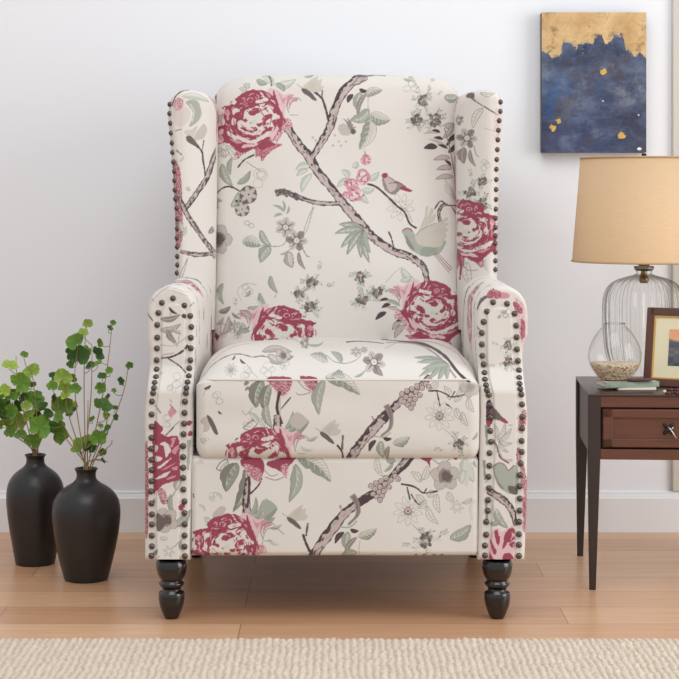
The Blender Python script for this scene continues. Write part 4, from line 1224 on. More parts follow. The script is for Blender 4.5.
def floor_mat():
    m, nt, b = new_mat('oak_planks')
    N, L = nt.nodes, nt.links
    tc = N.new('ShaderNodeTexCoord'); mp = N.new('ShaderNodeMapping')
    mp.inputs['Location'].default_value = (.18, -.09 + .133 * 40, 0)
    L.new(tc.outputs['Object'], mp.inputs['Vector'])
    br = N.new('ShaderNodeTexBrick')
    br.offset = .43; br.offset_frequency = 3; br.squash = 1
    br.inputs['Scale'].default_value = 1
    br.inputs['Brick Width'].default_value = 1.05; br.inputs['Row Height'].default_value = .133
    br.inputs['Mortar Size'].default_value = .0011; br.inputs['Mortar Smooth'].default_value = .3; br.inputs['Bias'].default_value = 0
    br.inputs['Color1'].default_value = (*lin((198, 150, 114)), 1); br.inputs['Color2'].default_value = (*lin((226, 186, 150)), 1)
    br.inputs['Mortar'].default_value = (*lin((160, 118, 88)), 1)
    L.new(mp.outputs[0], br.inputs['Vector'])
    mg = N.new('ShaderNodeMapping'); mg.inputs['Scale'].default_value = (1.5, 34, 1)
    L.new(tc.outputs['Object'], mg.inputs['Vector'])
    n1 = N.new('ShaderNodeTexNoise'); n1.inputs['Scale'].default_value = 2.4; n1.inputs['Detail'].default_value = 6; n1.inputs['Roughness'].default_value = .6
    L.new(mg.outputs[0], n1.inputs['Vector'])
    mx = N.new('ShaderNodeMix'); mx.data_type = 'RGBA'; mx.blend_type = 'MULTIPLY'
    rp = N.new('ShaderNodeValToRGB'); rp.color_ramp.elements[0].color = (.74, .70, .66, 1); rp.color_ramp.elements[0].position = .3; rp.color_ramp.elements[1].color = (1.06, 1.04, 1.02, 1); rp.color_ramp.elements[1].position = .7
    L.new(n1.outputs['Fac'], rp.inputs['Fac']); mx.inputs['Factor'].default_value = .75
    L.new(br.outputs['Color'], mx.inputs['A']); L.new(rp.outputs['Color'], mx.inputs['B'])
    L.new(mx.outputs['Result'], b.inputs['Base Color'])
    b.inputs['Roughness'].default_value = .32; b.inputs['Specular IOR Level'].default_value = .45
    bp = N.new('ShaderNodeBump'); bp.inputs['Strength'].default_value = .25; bp.inputs['Distance'].default_value = .001; bp.invert = True
    L.new(br.outputs['Fac'], bp.inputs['Height']); L.new(bp.outputs[0], b.inputs['Normal'])
    return m


bm = bmesh.new(); box(bm, -2.6, -3.2, -.05, 2.6, YW + .1, 0)
structure(put('floor', bm, floor_mat(), smooth=False))
WALLM = plain('painted_wall', (236, 238, 242), .85, noise=.012, scale=2, bump=.05, bscale=250)
bm = bmesh.new(); box(bm, -2.6, YW, 0, 2.6, YW + .1, 2.6)
structure(put('wall_back', bm, WALLM, smooth=False))
# a beige-grey casing that starts at the right of the wall
bm = bmesh.new(); box(bm, W(671.5, 0, YW)[0], YW - .012, .0935, W(671.5, 0, YW)[0] + .34, YW + .002, 2.6, .003)
structure(put('trim_1', bm, plain('casing_paint', (204, 199, 190), .7), smooth=False))
bm = bmesh.new()
prof = [(YW + .01, 0), (YW - .016, 0), (YW - .016, .078), (YW - .014, .0805), (YW - .0115, .0815), (YW - .0105, .0845), (YW - .008, .0865), (YW - .0075, .091), (YW - .005, .0935), (YW + .01, .0935)]
A = [bm.verts.new((-2.6, y, z)) for y, z in prof]; B = [bm.verts.new((2.6, y, z)) for y, z in prof]
for k in range(len(prof)):
    bm.faces.new((A[k], A[(k + 1) % len(prof)], B[(k + 1) % len(prof)], B[k]))
bm.faces.new(A[::-1]); bm.faces.new(B)
bmesh.ops.recalc_face_normals(bm, faces=bm.faces[:])
structure(put('baseboard_back', bm, plain('white_gloss_paint', (236, 236, 238), .4), smooth=False))

# ------------------------------------------------------------------ rug
def rug():
    xs0, xs1, y1, y0 = -.78, .78, -.187, -1.5
    x = np.linspace(xs0, xs1, 1000)[None, :]
    y = np.concatenate([np.linspace(y0, -.56, 220), np.linspace(-.558, y1, 230)])[:, None]
    nx, ny = 1000, 450
    rs = np.random.RandomState(4)
    def vn(sx, sy):
        g = rs.rand(int((y1 - y0) / sy) + 3, int((xs1 - xs0) / sx) + 3)
        gx = (x - xs0) / sx; gy = (y - y0) / sy
        i = np.floor(gx).astype(int); j = np.floor(gy).astype(int); fx = gx - i; fy = gy - j
        fx = fx * fx * (3 - 2 * fx); fy = fy * fy * (3 - 2 * fy)
        return g[j, i] * (1 - fx) * (1 - fy) + g[j, i + 1] * fx * (1 - fy) + g[j + 1, i] * (1 - fx) * fy + g[j + 1, i + 1] * fx * fy
    wob = (vn(.03, .02) - .5) * .005 + (vn(.008, .008) - .5) * .003
    ph = (x + wob) / .0122
    rib = np.abs(np.cos(PI * ph)) ** .7
    tuft = .5 + .5 * np.cos(2 * PI * (y / .011 + .5 * (np.floor(ph + .5) % 2) + vn(.012, .02)))
    fz = .6 * vn(.0035, .005) + .4 * vn(.0021, .003)
    z = .0066 + .0036 * rib * (.8 + .2 * tuft) + .0042 * (fz - .5) + .0018 * vn(.02, .02)
    edge = np.clip((y1 - y + (vn(.008, .1) - .5) * .006) / .006, 0, 1)
    z = z * np.sqrt(edge) + .0004
    ye = y + (vn(.006, .2) - .5) * .004 * (y > y1 - .012)
    tone = vn(.01, .03) * .5 + vn(.004, .006) * .5
    base = np.array([220, 205, 187.]); dk = np.array([176, 158, 137.])
    k = np.clip(.75 * (rib * .5 + .5 * tone) + .25 - .25 * (vn(.005, .004) > .86), 0, 1)[..., None]
    C = dk + (base - dk) * k
    V = np.stack([x + 0 * y, ye + 0 * x, z], -1)
    r = mesh_np('area_rug', V, grid_faces(ny, nx), attr_mat('wool_loop', .95, .2, .5, 700), None, C)
    return r


r = rug()
tag(r, 'cream ribbed wool rug along the bottom of the picture in front of the chair', 'rug')
bm = bmesh.new(); box(bm, -.775, -1.497, .0004, .775, -.2, .004)
put('backing', bm, plain('jute_backing', (150, 132, 108), .95, noise=.2, scale=120), r)

# ------------------------------------------------------------------ painting
def painting():
    nx, ny = 330, 440
    px = np.linspace(541.8, 646.3, nx)[None, :]; py = np.linspace(12.3, 152.6, ny)[:, None]
    rs = np.random.RandomState(12)
    def vn(s, sy=None):
        sy = sy or s
        g = rs.rand(int(150 / sy) + 3, int(110 / s) + 3)
        gx = (px - 541) / s; gy = (py - 12) / sy
        i = np.floor(gx).astype(int); j = np.floor(gy).astype(int); fx = gx - i; fy = gy - j
        return g[j, i] * (1 - fx) * (1 - fy) + g[j, i + 1] * fx * (1 - fy) + g[j + 1, i] * (1 - fx) * fy + g[j + 1, i + 1] * fx * fy
    def fb(s, o=4, a=1, p=.72): return sum(vn(max(.8, s / 2 ** k), max(.8, s * a / 2 ** k)) * p ** k for k in range(o + 1)) / sum(p ** k for k in range(o + 1))
    zc = 4.245
    hx = [92, 130, 170, 185, 220, 270, 312, 318, 345, 360, 388, 400, 440, 450, 475, 500, 537]
    hy = [210, 222, 238, 192, 186, 205, 190, 148, 150, 182, 176, 152, 158, 205, 238, 240, 238]
    edge = np.interp(520 + 0 * px + (px - 520), [520 + h / zc for h in hx], [h / zc for h in hy])
    d = (py - edge) + (fb(11, 5) - .5) * 26
    lf = lambda a, b, t: np.array(a, float) + (np.array(b, float) - np.array(a, float)) * t[..., None]
    st = lambda v, k=2.2: np.clip((v - .5) * k + .5, 0, 1)
    gold = lf((188, 152, 102), (226, 196, 148), st(fb(22, 5)))
    gold = gold * (1 - .25 * np.clip((fb(12, 4) - .62) * 8, 0, 1))[..., None]
    blue = lf((48, 56, 82), (104, 116, 140), st(fb(22, 5, .6)))
    blue = blue + (np.array((74, 70, 84.)) - blue) * np.clip((fb(16, 5) - .52) * 6, 0, .8)[..., None]
    def blob(x, y, r): return np.exp(-(((px - x) ** 2 + (py - y) ** 2) / r ** 2)) * np.clip((fb(9, 5) - .42) * 6, 0, 1)
    blue = lf((0, 0, 0), (0, 0, 0), fb(9)) + blue
    for x, y, r, c, k in ((558, 90, 12, (44, 92, 150), 1.2), (595, 88, 8, (50, 92, 150), .8), (550, 110, 10, (40, 80, 140), .8), (630, 88, 16, (142, 140, 142), .8), (572, 105, 14, (110, 105, 110), .7), (578, 75, 10, (80, 74, 88), .7), (545, 75, 9, (120, 130, 150), .8),
                          (592, 132, 20, (48, 60, 104), .8), (630, 125, 15, (58, 54, 72), .8), (555, 140, 16, (58, 66, 104), .6)):
        blue = blue + (np.array(c, float) - blue) * np.clip(blob(x, y, r) * k, 0, 1)[..., None]
    m = np.clip(d / 2.2 + .5, 0, 1)[..., None]
    C = gold * (1 - m) + blue * m
    near = np.clip(1 - np.abs(d - 3) / 8, 0, 1)[..., None] * (fb(8) > .5)[..., None]
    C = C + (np.array((88, 104, 128.)) - C) * near * .5
    for x, y, r in ((603.5, 72, 4.5), (552, 127, 6), (558, 121, 4), (622.5, 135.5, 5.5)):
        g = (np.exp(-((px - x) ** 2 + (py - y) ** 2) / r ** 2) * (fb(4, 3) * 2) > .72)[..., None]
        C = np.where(g, np.array((206, 168, 84.)) * (.8 + .4 * fb(4))[..., None], C)
    for x, y in ((603, 101), (638.6, 115)):
        C = np.where((((px - x) ** 2 + (py - y) ** 2) < .8)[..., None], np.array((196, 200, 206.)), C)
    C = np.where((((px - 639.3) / 2.2) ** 2 + ((py - 148.8) / 1.4) ** 2 < 1)[..., None], np.array((236, 236, 238.)), C)
    y = YW - .034
    s = S(y)
    x0, x1, zb, zt = (541.8 - HX) / s, (646.3 - HX) / s, H - (152.6 - HY) / s, H - (12.3 - HY) / s
    P = np.stack([(px - HX) / s + 0 * py, 0 * px + 0 * py + y, H - (py - HY) / s + 0 * px], -1)
    t = thing('canvas_picture', 'abstract gold over dark blue canvas hanging on the wall above the lamp', 'painting', ((x0 + x1) / 2, YW - .017, zb))
    mesh_np('painted_face', P, grid_faces(ny, nx, 0, True), attr_mat('oil_paint', .6, 0, .4, 300), t, np.clip(C, 0, 255))
    bm = bmesh.new(); box(bm, x0, y + .0004, zb, x1, YW - .001, zt, .0015)
    put('canvas_edge', bm, plain('canvas_side', (92, 84, 80), .8, noise=.3, scale=40), t)


painting()

# ------------------------------------------------------------------ side table
TZ = .3885
DW = plain('dark_stained_wood', (50, 37, 33), .42, noise=.28, scale=14, stretch=(3, 3, .6), bump=.06, bscale=90)
RW = plain('walnut_panel', (96, 58, 41), .4, noise=.32, scale=11, stretch=(1, 2, 9), bump=.06, bscale=120)
TOPW = plain('dark_table_top', (66, 48, 42), .3, noise=.2, scale=12, stretch=(.8, 6, 1))
YF, YB = .235, .578
xl, xr = (588 - HX) / S(YF), .818
table = thing('side_table', 'small dark wood side table with one drawer and tapered legs beside the armchair', 'side table', (xl, YF, 0))
lw = .0245
bm = bmesh.new(); box(bm, xl, YF, TZ - .0045, xr, YB, TZ, .0012)
put('table_top', bm, TOPW, table)


def taper_leg(x, y, sx, sy):
    """Square leg, inner faces tapering below the apron; sx, sy point to the inside."""
    bm = bmesh.new()
    zs = [0, .262, TZ - .0045]
    ws = [.0125, lw, lw]
    rings = []
    for z, w in zip(zs, ws):
        x0, x1 = (x, x + sx * w); y0, y1 = (y, y + sy * w)
        if z == 0:
            x0 += sx * .003; x1 += sx * .003
        rings.append([bm.verts.new(p) for p in ((x0, y0, z), (x1, y0, z), (x1, y1, z), (x0, y1, z))])
    for a, b in zip(rings, rings[1:]):
        for k in range(4):
            bm.faces.new((a[k], a[(k + 1) % 4], b[(k + 1) % 4], b[k]))
    bm.faces.new(rings[0]); bm.faces.new(rings[-1])
    bmesh.ops.recalc_face_normals(bm, faces=bm.faces[:])
    bmesh.ops.bevel(bm, geom=bm.edges[:], offset=.0009, segments=1, affect='EDGES')
    put('leg', bm, DW, table, smooth=False)


for x, sx in ((xl, 1), (xr, -1)):
    for y, sy in ((YF, 1), (YB, -1)):
        taper_leg(x, y, sx, sy)
zf = lambda py: H - (py - HY) / S(YF)
bm = bmesh.new(); box(bm, xl + .006, YF + lw, .2635, xl + .02, YB - lw, TZ - .0045, .001)
put('side_apron', bm, DW, table, smooth=False)
bm = bmesh.new(); box(bm, xr - .02, YF + lw, .2635, xr - .006, YB - lw, TZ - .0045, .001)
put('side_apron', bm, DW, table, smooth=False)
bm = bmesh.new(); box(bm, xl + lw, YB - .02, .2635, xr - lw, YB - .006, TZ - .0045, .001)
put('back_apron', bm, DW, table, smooth=False)
bm = bmesh.new(); box(bm, xl + lw, YF + .002, zf(407.3), xr - lw, YF + .03, TZ - .0045, .001)
put('top_rail', bm, RW, table, smooth=False)
bm = bmesh.new(); box(bm, xl + lw, YF + .002, zf(459.6), xr - lw, YF + .03, zf(449.3), .001)
put('bottom_rail', bm, RW, table, smooth=False)
bm = bmesh.new(); box(bm, xl + lw - .004, YF + .024, .268, xr - lw + .004, YF + .029, TZ - .006)
put('drawer_divider', bm, DW, table, smooth=False)
bm = bmesh.new()
dx0, dx1, dz0, dz1 = xl + lw + .0045, xr - lw - .0045, zf(447.6), zf(409)
box(bm, dx0, YF + .006, dz0, dx1, YF + .022, dz1, .001)
drawer = put('drawer', bm, RW, table, smooth=False, loc=((dx0 + dx1) / 2, YF + .012, (dz0 + dz1) / 2))
bm = bmesh.new()   # raised moulding around the drawer's field
m_ = .0205
for a in ((dx0 + .001, dz1 - m_ + .003, dx1 - .001, dz1 - .001), (dx0 + .001, dz0 + .001, dx1 - .001, dz0 + m_ - .003), (dx0 + .001, dz0 + .001, dx0 + m_, dz1 - .001), (dx1 - m_, dz0 + .001, dx1 - .001, dz1 - .001)):
    box(bm, a[0], YF + .002, a[1], a[2], YF + .0075, a[3], .0014)
put('moulding', bm, RW, drawer, smooth=False)
IRON = plain('dark_iron', (52, 48, 48), .35, .8); STEEL = plain('bright_steel', (205, 202, 200), .25, .9)
kx, ky, kz = (668.3 - HX) / S(YF), YF + .005, zf(428.5)
bm = bmesh.new()
for k in range(4):
    a = PI / 4 + k * PI / 2
    t = bmesh.new(); bmesh.ops.create_uvsphere(t, u_segments=12, v_segments=8, radius=1)
    bmesh.ops.scale(t, verts=t.verts[:], vec=(.0085, .003, .0042)); bmesh.ops.rotate(t, verts=t.verts[:], cent=(0, 0, 0), matrix=Matrix.Rotation(a, 3, 'Y'))
    bmesh.ops.translate(t, verts=t.verts[:], vec=(kx + .0065 * math.cos(a), ky - .001, kz - .0065 * math.sin(a))); merge(bm, t)
knob = put('knob', bm, IRON, drawer)
bm = bmesh.new()
tube(bm, [(kx - .003, ky - .004, kz + .006), (kx + .003, ky - .010, kz - .001), (kx + .0135, ky - .013, kz - .0175)], .0021, .0012, 8)
tube(bm, [(kx + .003, ky - .010, kz - .001), (kx + .0085, ky - .009, kz + .005)], .0017, .001, 8)
put('knob_lever', bm, STEEL, knob)

table.rotation_euler.z = math.radians(-3.4)

# ------------------------------------------------------------------ lamp
def glass_mat(name, tint=(1, 1, 1), edge=.55, ior=1.45, pos=.5):
    m, nt, b = new_mat(name)
    N, L = nt.nodes, nt.links
    out = N['Material Output']
    tr = N.new('ShaderNodeBsdfTransparent'); gl = N.new('ShaderNodeBsdfGlossy'); gl.inputs['Roughness'].default_value = .03
    lw_ = N.new('ShaderNodeLayerWeight'); lw_.inputs['Blend'].default_value = .5
    rp = N.new('ShaderNodeValToRGB'); rp.color_ramp.elements[0].color = (.985 * tint[0], .985 * tint[1], .985 * tint[2], 1); rp.color_ramp.elements[0].position = pos
    rp.color_ramp.elements[1].color = (edge, edge * 1.01, edge, 1)
    L.new(lw_.outputs['Facing'], rp.inputs['Fac']); L.new(rp.outputs['Color'], tr.inputs['Color'])
    p5 = N.new('ShaderNodeMath'); p5.operation = 'POWER'; p5.inputs[1].default_value = 4.0; L.new(lw_.outputs['Facing'], p5.inputs[0])
    fr = N.new('ShaderNodeMath'); fr.operation = 'MULTIPLY_ADD'; fr.inputs[1].default_value = .7; fr.inputs[2].default_value = .045; L.new(p5.outputs[0], fr.inputs[0])
    mx = N.new('ShaderNodeMixShader')
    L.new(fr.outputs[0], mx.inputs[0]); L.new(tr.outputs[0], mx.inputs[1]); L.new(gl.outputs[0], mx.inputs[2])
    L.new(mx.outputs[0], out.inputs['Surface'])
    N.remove(b)
    return m


LY = .515
LX = (644 - HX) / S(LY)
lz = lambda py: H - (py - HY) / S(LY)
lr = lambda p: p / S(LY)
lamp = thing('table_lamp', 'table lamp with ribbed clear glass body and beige drum shade on the side table', 'lamp', (LX, LY, TZ))
GLASS = glass_mat('ribbed_glass', (.985, .99, .982), .42, 1.3, .34)
prof = [(24, 0), (26, 377.5), (31, 371), (36.5, 360), (39.6, 348), (41, 332), (41.5, 318), (41.6, 305), (40.6, 297), (38, 289.5), (33.5, 284), (26, 279.5), (17, 276.6), (10.5, 275), (8, 273.6), (7.6, 272), (8.6, 270.5), (9.6, 269), (9.8, 267.5), (9.2, 266.4), (7, 266.2)]
outer = [(lr(24), TZ + .0005)] + [(lr(r), lz(p)) for r, p in prof[1:]]
bm = bmesh.new(); lathe(bm, [(0, TZ + .0005)] + [(r, z) for r, z in catmull(outer, 4)], LX, LY, 168, 28, .085, TZ, lz(277))
put('glass_body', bm, GLASS, lamp)
BRASS = plain('aged_brass', (150, 128, 92), .3, .9)
bm = bmesh.new(); lathe(bm, [(0, lz(283)), (lr(4), lz(283)), (lr(5.2), lz(280)), (lr(4.2), lz(277)), (lr(3), lz(272)), (lr(3.2), lz(266)), (lr(5.5), lz(265.6)), (lr(5.5), lz(264.8)), (lr(2.4), lz(264.4)), (lr(2.4), lz(200)), (lr(1), lz(199)), (lr(1), lz(158)), (0, lz(158))], LX, LY, 24)
put('lamp_stem', bm, BRASS, lamp)
bm = bmesh.new(); lathe(bm, [(lr(4), lz(271)), (lr(8.4), lz(270.6)), (lr(9.9), lz(268.6)), (lr(10.2), lz(267.4)), (lr(9.6), lz(266.2)), (lr(4), lz(265.8)), (lr(4), lz(271))], LX, LY, 40)
put('collar', bm, plain('nickel_collar', (150, 146, 134), .3, .9), lamp)
bm = bmesh.new(); lathe(bm, [(0, lz(158)), (lr(1.2), lz(158)), (lr(1.6), lz(156.5)), (lr(2.6), lz(155)), (lr(2.2), lz(153.6)), (0, lz(153))], LX, LY, 20)
put('finial', bm, IRON, lamp)
m, nt, b = new_mat('linen_shade')
N, L = nt.nodes, nt.links
tc = N.new('ShaderNodeTexCoord'); mp = N.new('ShaderNodeMapping'); mp.inputs['Scale'].default_value = (60, 60, 900)
L.new(tc.outputs['Object'], mp.inputs['Vector'])
tn = N.new('ShaderNodeTexNoise'); tn.inputs['Scale'].default_value = 1.0; L.new(mp.outputs[0], tn.inputs['Vector'])
mx = N.new('ShaderNodeMix'); mx.data_type = 'RGBA'; mx.inputs['A'].default_value = (*lin((204, 172, 134)), 1); mx.inputs['B'].default_value = (*lin((222, 190, 152)), 1)
L.new(tn.outputs['Fac'], mx.inputs['Factor']); L.new(mx.outputs['Result'], b.inputs['Base Color'])
b.inputs['Roughness'].default_value = .9
SHADE = m
rb, rt, zb_, zt_ = lr(71.6), lr(63), lz(261.8), lz(157)
bm = bmesh.new()
lathe(bm, [(rb, zb_), (rt, zt_), (rt - .0025, zt_), (rb - .0025, zb_), (rb, zb_)], LX, LY, 96)
shade = put('lamp_shade', bm, SHADE, lamp)
BIND = plain('shade_binding', (182, 152, 114), .85)
for rr, z in ((rb + .0004, zb_ + .002), (rt + .0004, zt_ - .002)):
    bm = bmesh.new(); tube(bm, [(LX + rr * math.cos(2 * PI * k / 80), LY + rr * math.sin(2 * PI * k / 80), z) for k in range(81)], .0020, n=6)
    put('trim_band', bm, BIND, shade)
for k in range(3):
    a = 2 * PI * k / 3 + .4
    bm = bmesh.new(); tube(bm, [(LX, LY, zt_ - .006), (LX + (rt - .002) * math.cos(a), LY + (rt - .002) * math.sin(a), zt_ - .004)], .0012, n=6)
    put('spider_arm', bm, BRASS, shade)

# ------------------------------------------------------------------ book, bowl and small things
def q3(px, py, z):
    y = F * (H - z) / (py - HY) - D0
    return W(px, py, y)


def rot_box(bm, c, ux, sx, sy, z0, z1, bev):
    t = bmesh.new(); box(t, -sx / 2, -sy / 2, z0, sx / 2, sy / 2, z1, bev)
    bmesh.ops.rotate(t, verts=t.verts[:], cent=(0, 0, 0), matrix=Matrix.Rotation(ux, 3, 'Z'))
    bmesh.ops.translate(t, verts=t.verts[:], vec=(c[0], c[1], 0)); merge(bm, t)


PAPER = plain('cream_pages', (236, 228, 208), .8, noise=.1, scale=60, stretch=(1, 1, 30))
BK = (.586, .333)
bt = TZ + .0008
slim = thing('booklet', 'slim cream booklet lying under the green book on the side table', 'book', (BK[0] + .012, BK[1] - .002, TZ))
bm = bmesh.new(); rot_box(bm, (BK[0] + .014, BK[1] - .006), .02, .078, .056, TZ + .0005, TZ + .0052, .0008)
put('pages', bm, PAPER, slim)
bm = bmesh.new(); rot_box(bm, (BK[0] + .014, BK[1] - .006), .02, .0785, .0565, TZ + .0052, TZ + .0060, .0003)
put('cover', bm, plain('booklet_cover', (214, 206, 186), .7), slim)
book = thing('hardback_book', 'small sage green hardback book lying flat beneath the glass bowl', 'book', (BK[0], BK[1], TZ + .006))
GREEN = plain('green_book_cloth', (146, 160, 144), .6, noise=.35, scale=90)
zb0 = TZ + .0062
bm = bmesh.new()
rot_box(bm, BK, .18, .114, .066, zb0, zb0 + .0014, .0006); rot_box(bm, BK, .18, .114, .066, zb0 + .0093, zb0 + .0107, .0006)
rot_box(bm, (BK[0] + .0055, BK[1] - .0305), .18, .114, .003, zb0, zb0 + .0107, .001)
put('cover', bm, GREEN, book)
bm = bmesh.new(); rot_box(bm, BK, .18, .109, .060, zb0 + .0013, zb0 + .0094, .0004)
put('pages', bm, PAPER, book)
# a mottled cream plate on the top cover
bm = bmesh.new(); rot_box(bm, (BK[0] - .004, BK[1] + .002), .18, .108, .058, zb0 + .0105, zb0 + .0109, .0001)
put('cover_picture', bm, plain('printed_cover', (212, 204, 188), .5, noise=.3, scale=70), book)
BT = zb0 + .0109
bm = bmesh.new()
t = bmesh.new(); bmesh.ops.create_uvsphere(t, u_segments=28, v_segments=12, radius=1)
bmesh.ops.scale(t, verts=t.verts[:], vec=(.029, .009, .0036)); bmesh.ops.translate(t, verts=t.verts[:], vec=((640 - HX) / S(.30), .304, BT + .0036)); merge(bm, t)
o = put('oval_case', bm, plain('oxblood_leather', (84, 48, 44), .35, noise=.2, scale=60), None)
tag(o, 'small dark red-brown oval case lying on the green book', 'case')

BY = .336
BX = (614.7 - HX) / S(BY)
bz = lambda py: H - (py - HY) / S(BY)
br_ = lambda p: p / S(BY)
bowl = thing('glass_vase', 'rounded clear glass vase holding sand and shells on top of the green book', 'vase', (BX, BY, BT))
off = BT - bz(380)
gp = [(0, 380), (12, 380), (15, 379), (21.5, 371), (25.6, 362), (26.4, 355), (25, 347), (21.5, 339), (16.5, 331.5), (12.5, 327.5), (10.4, 325), (10.6, 323.8), (10, 323.6)]
pr = [(br_(r), bz(p) + off + .0004) for r, p in gp]
bm = bmesh.new(); lathe(bm, [pr[0]] + list(catmull(pr[1:], 5)), BX, BY, 64)
put('glass_bowl', bm, glass_mat('clear_glass', (1, 1, 1), .72, 1.3, .6), bowl)
rim = bmesh.new(); rz = pr[-1][1]; tube(rim, [(BX + br_(10.3) * math.cos(2 * PI * k / 48), BY + br_(10.3) * math.sin(2 * PI * k / 48), rz) for k in range(49)], .0011, n=8)
put('rim', rim, glass_mat('thick_glass', (.95, .96, .95), .45, 1.3, .3), bowl)
sp = [(0, 379.4), (11.8, 379.4), (14.4, 378.4), (20.8, 370.8), (24.6, 363.2), (0, 361.6)]
bm = bmesh.new(); lathe(bm, [(br_(r), bz(p) + off + .0004) for r, p in sp], BX, BY, 64)
bmesh.ops.subdivide_edges(bm, edges=[e for e in bm.edges if e.calc_length() > .006], cuts=3, use_grid_fill=True)
m, nt, b = new_mat('shell_sand')
N, L = nt.nodes, nt.links
tc = N.new('ShaderNodeTexCoord'); v = N.new('ShaderNodeTexVoronoi'); v.inputs['Scale'].default_value = 330
L.new(tc.outputs['Object'], v.inputs['Vector'])
rp = N.new('ShaderNodeValToRGB')
for k, (p, c) in enumerate(((0, (176, 150, 120)), (.35, (222, 206, 180)), (.6, (236, 226, 206)), (.8, (196, 160, 126)), (1, (130, 108, 88)))):
    e = rp.color_ramp.elements[k] if k < 2 else rp.color_ramp.elements.new(p)
    e.position = p; e.color = (*lin(c), 1)
sx_ = N.new('ShaderNodeSeparateColor'); L.new(v.outputs['Color'], sx_.inputs[0]); L.new(sx_.outputs[0], rp.inputs['Fac'])
L.new(rp.outputs['Color'], b.inputs['Base Color']); b.inputs['Roughness'].default_value = .8
bp = N.new('ShaderNodeBump'); bp.inputs['Strength'].default_value = .7; bp.inputs['Distance'].default_value = .002; L.new(v.outputs['Distance'], bp.inputs['Height']); L.new(bp.outputs[0], b.inputs['Normal'])
o = put('sand_and_shells', bm, m, bowl); o['kind'] = 'stuff'; o['label'] = 'speckled beige sand and shell filling'

# picture frame, leaning back and turned a little
fr_ = thing('picture_frame', 'brown wooden picture frame with gilt edge standing in front of the lamp', 'picture frame', (W(643, 383, .378)[0], .378, TZ))
fw, fh = .215, .1635
Mx = Matrix.Translation(Vector((W(642.6, 383, .378)[0], .378, TZ + .001))) @ Matrix.Rotation(math.radians(-26), 4, 'Z') @ Matrix.Rotation(math.radians(-12), 4, 'X')


def framed(name, parts, mat):
    bm = bmesh.new()
    for a in parts:
        box(bm, *a)
    bmesh.ops.transform(bm, matrix=Mx, verts=bm.verts[:])
    return put(name, bm, mat, fr_, smooth=False)


def ring(x0, z0, x1, z1, w, ya, yb, bev):
    return [(x0, ya, z0, x0 + w, yb, z1, bev), (x1 - w, ya, z0, x1, yb, z1, bev), (x0 + w * .5, ya, z1 - w, x1 - w * .5, yb, z1, bev), (x0 + w * .5, ya, z0, x1 - w * .5, yb, z0 + w, bev)]


framed('frame', ring(0, 0, fw, fh, .0165, -.001, .014, .002), plain('mahogany', (88, 54, 42), .35, noise=.25, scale=30))
framed('gilt_fillet', ring(.0145, .0145, fw - .0145, fh - .0145, .0050, .0012, .008, .001), plain('gilt', (206, 166, 92), .35, .6))
framed('mat_board', [(.017, .0045, .017, fw - .017, .0085, fh - .017, 0)], plain('cream_mat', (226, 218, 186), .8))
framed('backing', [(.004, .0085, .004, fw - .004, .0135, fh - .004, 0)], plain('backing_board', (70, 56, 46), .9))


def photo():
    nx, ny = 90, 110
    u = np.linspace(0, 1, nx)[None, :]; v = np.linspace(0, 1, ny)[:, None]
    rs = np.random.RandomState(2)
    g = rs.rand(14, 12); gi = np.clip((v * 12).astype(int), 0, 13), np.clip((u * 10).astype(int), 0, 11)
    n = g[gi[0] + 0 * gi[1], gi[1] + 0 * gi[0]]
    sky = np.array((226, 160, 118.)) + (np.array((238, 196, 150.)) - np.array((226, 160, 118.))) * (1 - v)[..., None] * np.ones((1, nx, 1))
    land = np.array((70, 72, 82.)) + n[..., None] * np.array((46, 44, 40.))
    horizon = .70 - .06 * np.sin(u * 9)
    k = np.clip((v - horizon) * 14, 0, 1)[..., None]
    C = land * (1 - k) + sky * k
    x0, x1, z0, z1 = .049, fw - .049, .044, fh - .044
    P = np.stack([x0 + (x1 - x0) * u + 0 * v, .0040 + 0 * u + 0 * v, z0 + (z1 - z0) * v + 0 * u], -1).reshape(-1, 3)
    R = np.array(Mx)
    P = P @ R[:3, :3].T + R[:3, 3]
    mesh_np('photo_print', P, grid_faces(ny, nx), attr_mat('photo_paper', .4, 0, 0), fr_, C)


photo()
bm = bmesh.new()   # easel strut behind
a_ = Mx @ Vector((fw * .66, .0135, fh * .55)); b_ = Mx @ Vector((fw * .66, .0135, 0)) + Vector((.016, .034, 0)); b_.z = TZ + .003
tube(bm, [a_, b_], .004, .003, 6)
put('strut', bm, bpy.data.materials['backing_board'], fr_)

# string of dark beads by the frame
beads = thing('bead_string', 'heap of dark red and black beads at the foot of the picture frame', 'beads', (W(672, 391, .30)[0], .30, TZ))
rg = random.Random(8)
BM = [plain('black_bead', (38, 26, 26), .25), plain('crimson_bead', (108, 30, 38), .25), plain('cream_bead', (224, 214, 196), .35)]
spots = [(664.5, 391.2, 2)] + [(667 + 2.6 * k + rg.uniform(-.4, .4), 392.6 + rg.uniform(-.5, .4), k % 3 == 1) for k in range(7)] + [(668.5 + 3 * k, 389.6, k % 2) for k in range(5)]
for k, (px, py, c) in enumerate(spots):
    p = q3(px, py + 2.2, TZ)
    bm = bmesh.new(); bmesh.ops.create_uvsphere(bm, u_segments=12, v_segments=8, radius=.0034 if k < 8 else .0036)
    bmesh.ops.translate(bm, verts=bm.verts[:], vec=(p[0], p[1], TZ + .0037))
    put('bead', bm, BM[int(c)], beads)

